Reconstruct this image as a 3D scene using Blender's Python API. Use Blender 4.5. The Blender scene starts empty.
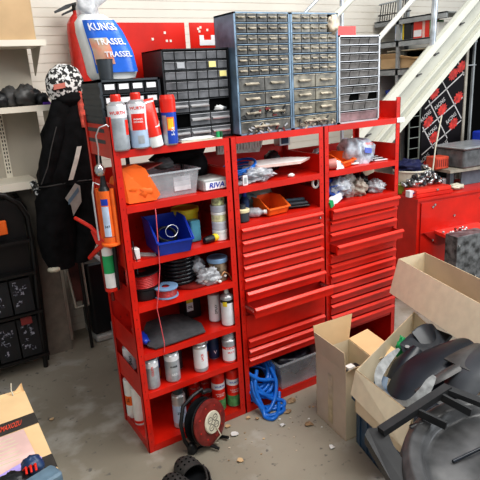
import bpy, math, random
from mathutils import Vector, Matrix, noise
random.seed(7)
SC = bpy.context.scene
COL = SC.collection
V = Vector
R = math.radians
PI = math.pi

# ------------------------------------------------------------------ materials
_m = {}
def M(name, col, rough=.5, metal=0., n=.12, sc=18., bump=0., alpha=1., col2=None, coat=0., spec=.5, trans=0.):
    if name in _m: return _m[name]
    m = bpy.data.materials.new(name); m.use_nodes = True
    nt = m.node_tree; b = nt.nodes['Principled BSDF']
    b.inputs['Roughness'].default_value = rough; b.inputs['Metallic'].default_value = metal
    b.inputs['Alpha'].default_value = alpha; b.inputs['Coat Weight'].default_value = coat
    b.inputs['Specular IOR Level'].default_value = spec
    b.inputs['Transmission Weight'].default_value = trans
    tc = nt.nodes.new('ShaderNodeTexCoord'); no = nt.nodes.new('ShaderNodeTexNoise')
    no.inputs['Scale'].default_value = sc; no.inputs['Detail'].default_value = 5
    nt.links.new(tc.outputs['Object'], no.inputs['Vector'])
    mx = nt.nodes.new('ShaderNodeMix'); mx.data_type = 'RGBA'
    c = list(col) + [1]
    d = (list(col2) + [1]) if col2 else [max(0, x * (1 - n * 1.6)) for x in col] + [1]
    if not col2: c = [min(1, x * (1 + n * .6)) for x in col] + [1]
    mx.inputs[6].default_value = c; mx.inputs[7].default_value = d
    rp = nt.nodes.new('ShaderNodeMapRange'); rp.inputs[1].default_value = .35; rp.inputs[2].default_value = .68
    nt.links.new(no.outputs[0], rp.inputs[0]); nt.links.new(rp.outputs[0], mx.inputs[0])
    nt.links.new(mx.outputs[2], b.inputs['Base Color'])
    if bump:
        bp = nt.nodes.new('ShaderNodeBump'); bp.inputs['Strength'].default_value = bump; bp.inputs['Distance'].default_value = .01
        nt.links.new(no.outputs[0], bp.inputs['Height']); nt.links.new(bp.outputs[0], b.inputs['Normal'])
    _m[name] = m
    return m

RED = M('red_powder_coat', (.62, .016, .006), .36, n=.12, sc=6, coat=.15)
REDL = M('red_drawer_edge', (.74, .045, .025), .32, n=.05, sc=8, coat=.2)
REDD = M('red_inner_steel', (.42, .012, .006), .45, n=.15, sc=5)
BLUEST = M('blue_grey_steel', (.19, .28, .38), .4, .1, n=.3, sc=9)
GREYST = M('light_grey_steel', (.50, .51, .53), .35, .3, n=.1)
DARKPL = M('dark_grey_plastic', (.045, .055, .065), .45, n=.1)
BLACKPL = M('black_plastic', (.012, .013, .015), .42, n=.2)
BLACKSH = M('glossy_black_plastic', (.016, .020, .028), .33, n=.3, sc=6)
GREYPL = M('scuffed_grey_plastic', (.075, .073, .072), .40, n=.4, sc=7, bump=.12)
SMOKE = M('smoky_clear_plastic', (.125, .120, .108), .3, n=.38, sc=26)
SMOKED = M('dark_smoky_plastic', (.075, .074, .072), .3, n=.35, sc=22)
AMBERPL = M('yellowed_clear_plastic', (.22, .20, .155), .28, n=.4, sc=24)
HANDLEB = M('beige_handle', (.40, .355, .28), .5, n=.4, sc=40)
WHITEP = M('white_paper', (.80, .80, .82), .6, n=.04)
YELLOWP = M('yellow_sticker', (.80, .70, .28), .6, n=.05)
CREAM = M('cream_siding', (.72, .68, .60), .55, n=.05, sc=2)
GROOVE = M('siding_groove', (.62, .56, .48), .7, n=.1)
GONDO = M('beige_grey_shelving', (.46, .42, .35), .5, n=.08, sc=3)
GONDL = M('cream_shelf_steel', (.78, .73, .62), .4, n=.04, sc=4)
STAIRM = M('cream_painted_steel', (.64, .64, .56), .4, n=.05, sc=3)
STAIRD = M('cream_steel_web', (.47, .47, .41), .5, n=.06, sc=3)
GALV = M('galvanised_steel', (.55, .60, .65), .3, .6, n=.25, sc=14)
RACKG = M('grey_rack_steel', (.34, .36, .37), .45, .1, n=.15, sc=8)
CARD = M('brown_cardboard', (.60, .42, .24), .8, n=.08, sc=5)
CARDL = M('pale_cardboard', (.68, .58, .42), .8, n=.07, sc=5)
CARDG = M('greyish_cardboard', (.50, .42, .33), .8, n=.07, sc=5)
CARDO = M('orange_cardboard', (.80, .55, .30), .75, n=.08, sc=5)
CARDED = M('cut_cardboard_edge', (.55, .42, .27), .9, n=.2, sc=60)
TAPE = M('brown_parcel_tape', (.50, .42, .27), .3, n=.2, sc=20)
FABRIC = M('black_fabric', (.007, .007, .008), .75, n=.5, sc=14, bump=.4, spec=.2)
WHITE = M('white_plastic', (.78, .78, .76), .4, n=.05)
SILVER = M('silver_aluminium', (.55, .55, .56), .3, .6, n=.1)
CHROME = M('bright_metal', (.62, .62, .62), .22, .9, n=.2, sc=30)
CANW = M('white_can_paint', (.74, .75, .78), .3, n=.06)
CANG = M('grey_can_paint', (.42, .45, .48), .3, .3, n=.2)
CANB = M('pale_blue_can_paint', (.40, .52, .68), .3, n=.1)
CANR = M('red_can_paint', (.72, .03, .015), .3, n=.04)
CANGR = M('green_can_paint', (.13, .42, .16), .35, n=.3, sc=30)
CANBL = M('blue_can_paint', (.02, .07, .42), .3, n=.08)
ORANGE = M('orange_plastic', (.85, .16, .02), .45, n=.08)
ORANGEF = M('orange_fabric', (.90, .16, .015), .6, n=.12, sc=10, bump=.2)
YELLOW = M('yellow_plastic', (.80, .62, .03), .45, n=.08)
GREEN = M('green_plastic', (.02, .36, .12), .45, n=.08)
BLUE = M('royal_blue_plastic', (.012, .05, .42), .35, n=.1, coat=.2)
NAVY = M('dark_blue_plastic', (.015, .045, .12), .4, n=.2)
BLUEHOSE = M('blue_hose', (.01, .16, .60), .35, n=.1, coat=.2)
SLATEB = M('slate_blue_plastic', (.035, .075, .13), .4, n=.2, sc=8)
CLEARP = M('clear_plastic', (.66, .68, .72), .15, n=.1, alpha=.34, spec=.7)
CLEARB = M('clear_bag_film', (.66, .68, .72), .16, n=.3, sc=30, alpha=.6, spec=.8)
LIDB = M('light_blue_plastic', (.22, .36, .55), .35, n=.1)
MAROON = M('maroon_plastic', (.20, .022, .018), .35, n=.25, sc=20)
GREYC = M('grey_cloth', (.075, .075, .08), .9, n=.2, sc=20, bump=.2)
PINK = M('pink_label', (.82, .55, .50), .6, n=.12, sc=12)
VIOLET = M('violet_film', (.50, .40, .85), .3, n=.1)
PURPLE = M('purple_plastic', (.10, .03, .30), .4)
GREYBL = M('grey_blue_plastic', (.13, .20, .26), .5, n=.2)
BEIGE = M('beige_plastic', (.62, .58, .46), .5, n=.1)
DIRT = M('dry_leaf', (.38, .26, .15), .8, n=.3, sc=60)
DARKIN = M('dark_interior', (.003, .003, .003), .9, spec=.05)  # near-black put in for the shade inside gaps, holes and openings
WOODD = M('dark_red_wood', (.09, .03, .025), .5, n=.5, sc=6)
DPIC = M('dark_picture_print', (.35, .36, .42), .4, col2=(.012, .012, .02), sc=60)
BPAT = M('black_white_graffiti', (.75, .75, .73), .7, col2=(.012, .012, .012), sc=42)
for mm in (DPIC, BPAT):
    r_ = [x for x in mm.node_tree.nodes if x.type == 'MAP_RANGE'][0]
    r_.inputs[1].default_value = .47; r_.inputs[2].default_value = .51
r_ = [x for x in DPIC.node_tree.nodes if x.type == 'MAP_RANGE'][0]
r_.inputs[1].default_value = .40; r_.inputs[2].default_value = .5

def floor_mat():
    m = bpy.data.materials.new('worn_concrete'); m.use_nodes = True
    nt = m.node_tree; b = nt.nodes['Principled BSDF']; b.inputs['Roughness'].default_value = .55
    tc = nt.nodes.new('ShaderNodeTexCoord')
    def nz(s, d, lo, hi):
        n = nt.nodes.new('ShaderNodeTexNoise'); n.inputs['Scale'].default_value = s; n.inputs['Detail'].default_value = d
        nt.links.new(tc.outputs['Object'], n.inputs['Vector'])
        r = nt.nodes.new('ShaderNodeMapRange'); r.inputs[1].default_value = lo; r.inputs[2].default_value = hi
        nt.links.new(n.outputs[0], r.inputs[0]); return r.outputs[0]
    def mix(f, a, c):
        x = nt.nodes.new('ShaderNodeMix'); x.data_type = 'RGBA'; nt.links.new(f, x.inputs[0])
        if isinstance(a, tuple): x.inputs[6].default_value = a
        else: nt.links.new(a, x.inputs[6])
        if isinstance(c, tuple): x.inputs[7].default_value = c
        else: nt.links.new(c, x.inputs[7])
        return x.outputs[2]
    a = mix(nz(1.1, 6, .38, .62), (.345, .315, .255, 1), (.255, .228, .180, 1))
    a = mix(nz(5, 7, .52, .74), a, (.45, .43, .39, 1))
    a = mix(nz(26, 4, .64, .72), a, (.15, .14, .125, 1))
    nt.links.new(a, b.inputs['Base Color'])
    bp = nt.nodes.new('ShaderNodeBump'); bp.inputs['Strength'].default_value = .1
    nt.links.new(nz(60, 5, .3, .7), bp.inputs['Height']); nt.links.new(bp.outputs[0], b.inputs['Normal'])
    return m
CONC = floor_mat()

# ------------------------------------------------------------------ text
_tx = {}
def text_geo(s, bold=True):
    if (s, bold) in _tx: return _tx[(s, bold)]
    c = bpy.data.curves.new('lettering', 'FONT'); c.body = s; c.size = 1; c.align_x = 'CENTER'; c.align_y = 'CENTER'
    c.resolution_u = 2
    if bold: c.offset = .018
    o = bpy.data.objects.new('lettering', c); COL.objects.link(o)
    dg = bpy.context.evaluated_depsgraph_get()
    me = bpy.data.meshes.new_from_object(o.evaluated_get(dg))
    vs = [(v.co.x, v.co.y) for v in me.vertices]; fs = [tuple(p.vertices) for p in me.polygons]
    bpy.data.objects.remove(o); bpy.data.curves.remove(c); bpy.data.meshes.remove(me)
    _tx[(s, bold)] = (vs, fs)
    return vs, fs

# ------------------------------------------------------------------ mesh builder (world or local coordinates)
class MB:
    def __init__(s): s.v = []; s.f = []; s.fm = []; s.mats = []; s.sm = []
    def mi(s, m):
        if m not in s.mats: s.mats.append(m)
        return s.mats.index(m)
    def add(s, vs, fs, m, smooth=False):
        b = len(s.v); k = s.mi(m); s.v += [V(x) for x in vs]
        for f in fs: s.f.append([b + i for i in f]); s.fm.append(k); s.sm.append(smooth)
        return s
    def box(s, x0, x1, y0, y1, z0, z1, m, T=None):
        vs = [V((x, y, z)) for x in (x0, x1) for y in (y0, y1) for z in (z0, z1)]
        if T is not None: vs = [T @ p for p in vs]
        return s.add(vs, [(0,1,3,2),(4,6,7,5),(0,4,5,1),(2,3,7,6),(0,2,6,4),(1,5,7,3)], m)
    def bevbox(s, x0, x1, y0, y1, z0, z1, m, r=.01, T=None, seg=3):
        # rounded in plan (vertical edges) with chamfered top and bottom
        pts = []
        for cx, cy, a0 in ((x1-r, y1-r, 0), (x0+r, y1-r, 90), (x0+r, y0+r, 180), (x1-r, y0+r, 270)):
            for i in range(seg+1):
                a = R(a0 + 90*i/seg); pts.append((cx, cy, math.cos(a), math.sin(a)))
        n = len(pts); vs = []; c = r*.5
        for z, k in ((z0, r-c), (z0+c, r), (z1-c, r), (z1, r-c)):
            for cx, cy, ca, sa in pts: vs.append(V((cx+ca*k, cy+sa*k, z)))
        if T is not None: vs = [T @ p for p in vs]
        fs = [(j*n+i, j*n+(i+1) % n, (j+1)*n+(i+1) % n, (j+1)*n+i) for j in range(3) for i in range(n)]
        fs += [tuple(range(n-1, -1, -1)), tuple(range(3*n, 4*n))]
        return s.add(vs, fs, m)
    def poly(s, pts, m): return s.add(pts, [tuple(range(len(pts)))], m)
    def slab(s, pts, d, m, me=None):
        # a flat plate: polygon pts thickened by vector d
        n = len(pts); p = [V(q) for q in pts]; q = [a + V(d) for a in p]
        s.add(p+q, [tuple(range(n)), tuple(range(2*n-1, n-1, -1))], m)
        return s.add(p+q, [(i, (i+1) % n, n+(i+1) % n, n+i) for i in range(n)], me or m)
    def lathe(s, prof, c, m, n=20, T=None, smooth=True, cap=True, axis=None):
        # prof: [(r, z, material or None)] ; c centre
        rings = []; c = V(c)
        Q = Matrix.Identity(3) if axis is None else V((0,0,1)).rotation_difference(V(axis)).to_matrix()
        for p in prof:
            rings.append([c + Q @ V((p[0]*math.cos(2*PI*i/n), p[0]*math.sin(2*PI*i/n), p[1])) for i in range(n)])
        if T is not None: rings = [[T @ q for q in r] for r in rings]
        for j in range(len(prof)-1):
            mm = prof[j][2] if len(prof[j]) > 2 and prof[j][2] else m
            s.add(rings[j]+rings[j+1], [(i, (i+1) % n, n+(i+1) % n, n+i) for i in range(n)], mm, smooth)
        if cap:
            if prof[0][0] > 1e-5: s.add(rings[0], [tuple(range(n-1, -1, -1))], m)
            if prof[-1][0] > 1e-5: s.add(rings[-1], [tuple(range(n))], (prof[-1][2] if len(prof[-1]) > 2 and prof[-1][2] else m))
        return s
    def tube(s, pts, r, m, n=8, closed=False):
        p = [V(q) for q in pts]; N = len(p); rings = []; up = V((.13, .29, .95)).normalized()
        for i in range(N):
            a = p[(i-1) % N] if (closed or i) else p[0]; b = p[(i+1) % N] if (closed or i < N-1) else p[-1]
            t = (b-a)
            t = t.normalized() if t.length > 1e-9 else V((0,0,1))
            u = (up - t*up.dot(t))
            if u.length < .05: u = V((1,0,0)) - t*t.x
            u.normalize(); up = u; w = t.cross(u)
            rr = r[i] if isinstance(r, (list, tuple)) else r
            rings.append([p[i] + (u*math.cos(2*PI*k/n) + w*math.sin(2*PI*k/n))*rr for k in range(n)])
        L = N if closed else N-1
        vs = [q for g in rings for q in g]
        s.add(vs, [(i*n+k, i*n+(k+1) % n, ((i+1) % N)*n+(k+1) % n, ((i+1) % N)*n+k) for i in range(L) for k in range(n)], m, True)
        if not closed: s.add(rings[0]+rings[-1], [tuple(range(n-1, -1, -1)), tuple(range(n, 2*n))], m)
        return s
    def loft(s, st, m, n=22, amp=0., freq=6., seed=0, p=2., smooth=True):
        # st: [(centre, rx, ry)] horizontal superellipse rings, noise-folded
        rings = []
        for c, rx, ry in st:
            c = V(c); g = []
            for i in range(n):
                a = 2*PI*i/n; ca, sa = math.cos(a), math.sin(a)
                q = c + V((rx*math.copysign(abs(ca)**(2/p), ca), ry*math.copysign(abs(sa)**(2/p), sa), 0))
                d = (q-c).normalized() if (q-c).length > 1e-6 else V((0,0,1))
                q = q + d*amp*noise.noise(q*freq + V((seed*7.1, seed, 3))) + V((0,0,amp*.5*noise.noise(q*freq*.8+V((9, seed, 0)))))
                g.append(q)
            rings.append(g)
        vs = [q for g in rings for q in g]; N = len(rings)
        s.add(vs, [(j*n+i, j*n+(i+1) % n, (j+1)*n+(i+1) % n, (j+1)*n+i) for j in range(N-1) for i in range(n)], m, smooth)
        s.add(rings[0]+rings[-1], [tuple(range(n-1, -1, -1)), tuple(range(n, 2*n))], m)
        return s
    def blob(s, c, r, m, amp=.25, freq=2.5, seed=0, nu=20, nv=14, flat=0., T=None, smooth=True, cr=0.):
        c = V(c); vs = []
        for j in range(nv+1):
            th = PI*j/nv
            for i in range(nu):
                ph = 2*PI*i/nu
                d = V((math.sin(th)*math.cos(ph), math.sin(th)*math.sin(ph), math.cos(th)))
                k = 1 + amp*(noise.noise(d*freq+V((seed*3.3, seed*1.7, seed))) + .5*noise.noise(d*freq*2.7+V((seed, 5, 1))) + cr*abs(noise.noise(d*freq*5.1+V((seed, 2, 8)))))
                q = V((d.x*r[0]*k, d.y*r[1]*k, d.z*r[2]*k))
                if q.z < -r[2]*(1-flat): q.z = -r[2]*(1-flat)
                if T is not None: q = T @ q
                vs.append(c+q)
        fs = [(j*nu+i, (j+1)*nu+i, (j+1)*nu+(i+1) % nu, j*nu+(i+1) % nu) for j in range(nv) for i in range(nu)]
        return s.add(vs, fs, m, smooth)
    def grid(s, fn, nu, nv, m, th=0., smooth=True):
        P = [[V(fn(i/nu, j/nv)) for i in range(nu+1)] for j in range(nv+1)]
        vs = [q for r_ in P for q in r_]
        fs = [(j*(nu+1)+i, j*(nu+1)+i+1, (j+1)*(nu+1)+i+1, (j+1)*(nu+1)+i) for j in range(nv) for i in range(nu)]
        s.add(vs, fs, m, smooth)
        if th:
            N = []
            for j in range(nv+1):
                for i in range(nu+1):
                    a = P[j][min(i+1, nu)] - P[j][max(i-1, 0)]; b = P[min(j+1, nv)][i] - P[max(j-1, 0)][i]
                    k = a.cross(b); k = k.normalized() if k.length > 1e-12 else V((0,0,1))
                    N.append(vs[j*(nu+1)+i] - k*th)
            s.add(N, [tuple(reversed(f)) for f in fs], m, smooth)
            bd = [i for i in range(nu+1)] + [j*(nu+1)+nu for j in range(1, nv+1)] + [nv*(nu+1)+i for i in range(nu-1, -1, -1)] + [j*(nu+1) for j in range(nv-1, 0, -1)]
            L = len(bd)
            s.add([vs[k] for k in bd]+[N[k] for k in bd], [(i, L+i, L+(i+1) % L, (i+1) % L) for i in range(L)], m)
        return s
    def text(s, t, o, right, up, size, m, eps=.0015, bold=True, shear=0., sx=1.):
        vs, fs = text_geo(t, bold); r = V(right).normalized(); u = V(up).normalized(); nn = r.cross(u)
        return s.add([V(o)+r*((x*sx+y*shear)*size)+u*(y*size)+nn*eps for x, y in vs], fs, m)
    def text_cyl(s, t, c, rad, z, ang, size, m, vert=False, bold=True, sx=1.):
        vs, fs = text_geo(t, bold); out = []
        for x, y in vs:
            if vert: x, y = -y, x
            a = ang + x*sx*size/rad
            out.append((c[0]+math.sin(a)*(rad+.0008), c[1]-math.cos(a)*(rad+.0008), c[2]+z+y*size))
        return s.add(out, fs, m)
    def patch_cyl(s, c, rad, z0, z1, a0, a1, m, k=8):
        vs = []
        for i in range(k+1):
            a = a0+(a1-a0)*i/k
            for z in (z0, z1): vs.append((c[0]+math.sin(a)*(rad+.0005), c[1]-math.cos(a)*(rad+.0005), c[2]+z))
        return s.add(vs, [(2*i, 2*i+2, 2*i+3, 2*i+1) for i in range(k)], m)
    def build(s, name, parent=None, origin=None, T=None):
        if T is not None: s.v = [T @ q for q in s.v]
        if parent is not None: o0 = V(parent['_w']) if '_w' in parent else V((0,0,0))
        elif origin is not None: o0 = V(origin)
        else:
            xs = [q.x for q in s.v]; ys = [q.y for q in s.v]; zs = [q.z for q in s.v]
            o0 = V(((min(xs)+max(xs))/2, (min(ys)+max(ys))/2, min(zs)))
        me = bpy.data.meshes.new(name)
        me.from_pydata([tuple(q-o0) for q in s.v], [], s.f)
        for m in s.mats: me.materials.append(m)
        me.polygons.foreach_set('material_index', s.fm); me.polygons.foreach_set('use_smooth', s.sm)
        me.update()
        o = bpy.data.objects.new(name, me); COL.objects.link(o)
        if parent is not None: o.parent = parent; o['_w'] = tuple(o0)
        else: o.location = o0; o['_w'] = tuple(o0)
        return o

def spl(pts, k=8):
    P = [V(p) for p in pts]; out = []
    for i in range(len(P)-1):
        a, b_, c, d_ = P[max(0, i-1)], P[i], P[i+1], P[min(len(P)-1, i+2)]
        for j in range(k):
            t = j/k; out.append(.5*((2*b_)+(-a+c)*t+(2*a-5*b_+4*c-d_)*t*t+(-a+3*b_-3*c+d_)*t**3))
    return out+[P[-1]]
def tag(o, label, cat, group=None, kind=None):
    o['label'] = label; o['category'] = cat
    if group: o['group'] = group
    if kind: o['kind'] = kind
    return o
def thing(name, label, cat, loc=(0,0,0), group=None):
    o = bpy.data.objects.new(name, None); COL.objects.link(o); o.empty_display_size = .05
    o.location = loc; o['_w'] = tuple(loc)
    return tag(o, label, cat, group)
def struct(o): o['kind'] = 'structure'; return o
def Tr(x, y, z, rz=0, rx=0, ry=0):
    return Matrix.Translation((x, y, z)) @ Matrix.Rotation(R(rz), 4, 'Z') @ Matrix.Rotation(R(rx), 4, 'X') @ Matrix.Rotation(R(ry), 4, 'Y')
def copy_tree(o, parent=None):
    c = o.copy(); COL.objects.link(c)
    if parent is not None: c.parent = parent
    for ch in list(o.children): copy_tree(ch, c)
    return c

# ================================================================== SETTING
struct(MB().box(-4, 8, -5, 6, -.1, 0, CONC).build('floor'))
w = MB(); z = 0
w.box(-4, 8, 1.76, 1.9, 0, 3.3, GROOVE)
while z < 3.25:
    w.box(-4, 8, 1.7565, 1.762, z, z+.0555, CREAM); z += .06
struct(w.build('wall_back'))
# dark opening beyond the poster board on the right, its shade a solid near-black sheet
d = MB(); d.box(3.62, 4.9, .93, .97, 0, 2.34, DARKIN); d.box(3.60, 3.625, .91, .97, 0, 2.2, RACKG)
struct(d.build('door_1'))

# ================================================================== RED SHELVING UNITS
S = [1.579, 1.324, 1.053, .825, .566, .345, .038]
D = .38
def shelf_mesh(x0, x1, z, lip=.032, T=.004):
    b = MB(); b.box(x0, x1, .002, D-.002, z-T, z, RED)
    b.box(x0+.028, x1-.028, -.002, .002, z-lip, z+.002, RED)
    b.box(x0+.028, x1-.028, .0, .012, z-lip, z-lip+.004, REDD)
    return b
def post(par, x, y, sx, sy, z1, w=.03, z0=0):
    b = MB(); t = .003
    xa, xb = sorted((x, x+sx*w)); b.box(xa, xb, *sorted((y, y+sy*t)), z0, z1, RED)
    ya, yb = sorted((y, y+sy*w)); b.box(*sorted((x, x+sx*t)), ya, yb, z0, z1, RED)
    k = z0+.06
    while k < z1-.02:
        yy = y - sy*.0008
        b.box(x+sx*w*.55-.003, x+sx*w*.55+.003, *sorted((yy, yy+sy*.0006)), k, k+.008, REDD); k += .05
    return b.build('post', par)

U1 = thing('shelf_unit', 'open red steel shelving unit with seven shelves of spray cans and spools', 'shelf unit', (.3, .19, 0))
for x, sx in ((0, 1), (.6, -1)):
    post(U1, x, 0, sx, 1, 1.73 if x == 0 else 1.58, .034); post(U1, x, D, sx, -1, 1.73)
for z in S: shelf_mesh(.004, .596, z).build('shelf', U1)
for x in (.0045, .5925):
    for i, z in enumerate(S):
        if x > .1 and i == 0: continue
        hi = .115 if i == 0 else (.012 if i == 6 else .098)
        b = MB(); b.box(x, x+.003, .004, D-.004, z-.034 if i < 6 else 0, z+hi, RED)
        b.build('side_panel', U1)
b = MB(); b.box(.004, .596, D-.006, D-.003, .0, 1.46, RED)
for i in range(6):
    for k in range(14): b.box(.05+k*.037, .056+k*.037, D-.0072, D-.006, S[i+1]+.06, S[i+1]+.075, REDD)
b.build('back_panel', U1)
MB().box(.034, .566, 0, .003, 0, .036, RED).build('kick_plate', U1)
b = MB(); b.box(.10, .592, D+.004, D+.008, 1.60, 2.155, RED)
for x, z in ((.40, 2.07), (.47, 2.10), (.478, 2.06), (.50, 2.06), (.49, 1.98), (.49, 1.93)): b.box(x, x+.012, D+.0025, D+.004, z, z+.012, CREAM)
b.build('upper_back_panel', U1)

def drawer(par, x0, x1, ztop, zbot, out=0., name='drawer', box=False):
    b = MB(); y = -out-.012
    # folded grip lip along the top edge, sloping forward
    b.add([(x0, y-.014, ztop-.015), (x1, y-.014, ztop-.015), (x1, y, ztop-.004), (x0, y, ztop-.004)], [(0,1,2,3)], REDL)  # lighter red paints a highlight on the lip's upper face
    b.add([(x0, y-.014, ztop-.015), (x1, y-.014, ztop-.015), (x1, y-.014, ztop-.022), (x0, y-.014, ztop-.022),
           (x0, y, ztop-.028), (x1, y, ztop-.028)], [(0,3,2,1), (3,4,5,2)], RED)
    lipb, b = b, None
    b = MB(); b.box(x0, x1, y, y+.012, zbot+.006, ztop-.008, RED)
    if box or out > .004:
        zt = ztop-.012
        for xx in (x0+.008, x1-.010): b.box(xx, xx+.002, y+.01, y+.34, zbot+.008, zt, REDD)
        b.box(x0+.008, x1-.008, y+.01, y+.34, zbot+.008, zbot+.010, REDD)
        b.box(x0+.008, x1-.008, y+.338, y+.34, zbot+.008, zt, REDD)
    o = b.build(name, par); lipb.build('grip_lip', o)
    return o

def drawer_unit(name, label, X0, X1, upper, edges, outs, bottom, missing=()):
    U = thing(name, label, 'drawer cabinet', ((X0+X1)/2, .19, 0))
    post(U, X0, 0, 1, 1, 1.58, .032); post(U, X1, 0, -1, 1, 1.58 if X1 < 1.5 else 1.70, .032)
    post(U, X0, D, 1, -1, 1.58); post(U, X1, D, -1, -1, 1.58 if X1 < 1.5 else 1.70)
    for z in upper: shelf_mesh(X0+.004, X1-.004, z).build('shelf', U)
    for x in (X0+.004, X1-.007):
        b = MB(); b.box(x, x+.003, .004, D-.004, 0, 1.128, RED); b.build('side_panel', U)
        for z in upper:
            hi = .10
            if z > 1.5 and x < 1.5: continue
            MB().box(x, x+.003, .004, D-.004, z-.034, z+hi, RED).build('side_panel', U)
    MB().box(X0+.004, X1-.004, D-.006, D-.003, 0, 1.42 if X0 > 1 else 1.47, RED).build('back_panel', U)
    MB().box(X0+.004, X1-.004, .002, D-.01, .0, .045, RED).build('base_plate', U)
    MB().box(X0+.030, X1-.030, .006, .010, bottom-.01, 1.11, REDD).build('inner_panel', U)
    for i in range(len(edges)-1):
        if i in missing: continue
        drawer(U, X0+.030, X1-.026, edges[i], edges[i+1], outs.get(i, 0.))
    return U
mid_e = [1.110, 1.040, .970, .900, .830, .758, .690, .620, .548, .473, .410, .352, .290]
U2 = drawer_unit('drawer_cabinet', 'red drawer cabinet with one drawer half open and blue hose beneath', .604, 1.202, [S[0], S[1], 1.128],
                 mid_e, {5: .02, 6: .09, 9: .008, 10: .008}, .29, missing=(7, 8))
b = MB(); b.box(.636, 1.17, -.004, .004, .475, .605, RED); b.build('blank_front', U2)
b = MB(); b.box(.634, .636+.014, -.09, .0, .655, .668, CHROME); b.box(1.158, 1.172, -.06, .0, .655, .668, CHROME); b.build('drawer_slide', U2)
b = MB(); b.lathe([(.006, 0), (.006, .01), (.003, .012)], (1.155, -.012, 1.072), CHROME, n=10, axis=(0, -1, 0)); b.build('lock', U2)
rt_e = [1.112, 1.040, .965, .905, .835, .768, .707, .640, .573, .509, .435, .372, .310]
U3 = drawer_unit('drawer_cabinet', 'red drawer cabinet nearest the workbench under the light grey bin rack', 1.206, 1.80, [S[0], S[1], 1.128],
                 rt_e, {0: .022, 3: .06}, .30)
MB().box(1.21, 1.796, D+.004, D+.008, 1.60, 2.135, RED).build('upper_back_panel', U3)
b = MB(); b.box(.62, 1.18, D+.004, D+.008, 1.60, 2.155, RED)
for x, z in ((.665, 2.118), (.68, 2.125), (.672, 2.105), (.72, 2.112)): b.box(x, x+.012, D+.0025, D+.004, z, z+.012, CREAM)
b.build('upper_back_panel', U2)
b = MB(); b.box(.675, .775, D+.0015, D+.0035, 2.040, 2.068, WHITEP); b.box(.675, .702, D+.0015, D+.0035, 2.068, 2.092, WHITEP); b.box(.745, .775, D+.0015, D+.0035, 2.068, 2.092, WHITEP)
tag(b.build('paper_note', origin=(.75, D, 2.04)), 'small white notched paper sheet on the red back panel', 'note')
b = MB(); b.box(.635, .648, .0, .05, 1.0, 1.02, DARKPL)
tag(MB().box(1.77, 1.83, -.006, -.003, 1.552, 1.58, WHITEP).build('price_tag'), 'small white tag on the corner post of the end cabinet', 'tag')

# ================================================================== SMALL-PARTS CABINETS ON TOP
ZT = S[0]+.001
def bin_drawer(par, x0, x1, z0, z1, y, mat, hm=None, hw=.5, label=None, slope=0., name='drawer'):
    b = MB(); g = .0025; x0 += g; x1 -= g; z0 += g; z1 -= g
    dp = .10
    b.add([(x0, y, z0), (x1, y, z0), (x1, y-slope, z1), (x0, y-slope, z1), (x0, y+dp, z0), (x1, y+dp, z0), (x1, y+dp, z1), (x0, y+dp, z1)],
          [(0,1,2,3), (0,4,5,1), (0,3,7,4), (1,5,6,2), (3,2,6,7)], mat)
    # raised rim round the front
    t = min(.004, (z1-z0)*.08)
    b.box(x0, x1, y-slope-.003, y-slope, z1-t, z1, hm or mat)
    H_ = None
    if hm and hw > .01:
        H_ = MB(); cx = (x0+x1)/2; w_ = (x1-x0)*hw/2; zc = z0+(z1-z0)*.50; hh = min(.008, (z1-z0)*.16)
        H_.add([(cx-w_, y-.013, zc), (cx+w_, y-.013, zc), (cx+w_, y, zc+hh), (cx-w_, y, zc+hh), (cx-w_, y-.010, zc-hh*.7), (cx+w_, y-.010, zc-hh*.7)],
              [(0,1,2,3), (4,5,1,0)], hm)
    o = b.build(name, par)
    if H_: H_.build('handle', o)
    if label is not None:
        w_ = (x1-x0)
        MB().box(x0+w_*.12, x1-w_*.14, y-.0050-slope, y-.0035-slope, z0+(z1-z0)*(.40 if label is WHITEP else .15), z1-(z1-z0)*.08, label).build('label', o)
    return o

def shell(par, x0, x1, y0, y1, z0, z1, m, t=.006, rows=(), cols=(), name='frame', dm=None):
    b = MB()
    b.box(x0, x0+t, y0, y1, z0, z1, m); b.box(x1-t, x1, y0, y1, z0, z1, m)
    b.box(x0, x1, y0, y1, z1-t*.8, z1, m); b.box(x0, x1, y0, y1, z0, z0+t*.8, m); b.box(x0, x1, y1-.004, y1, z0, z1, m)
    b.box(x0+t, x1-t, y0+.012, y0+.014, z0+t, z1-t, DARKIN)  # black sheet paints the shade behind the drawer fronts
    for z in rows: b.box(x0+t*.5, x1-t*.5, y0, y0+.05, z-.0025, z+.0015, dm or m)
    for x, za, zb in cols: b.box(x-.0012, x+.0012, y0+.002, y0+.05, za, zb, dm or m)
    return b.build(name, par)

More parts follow.
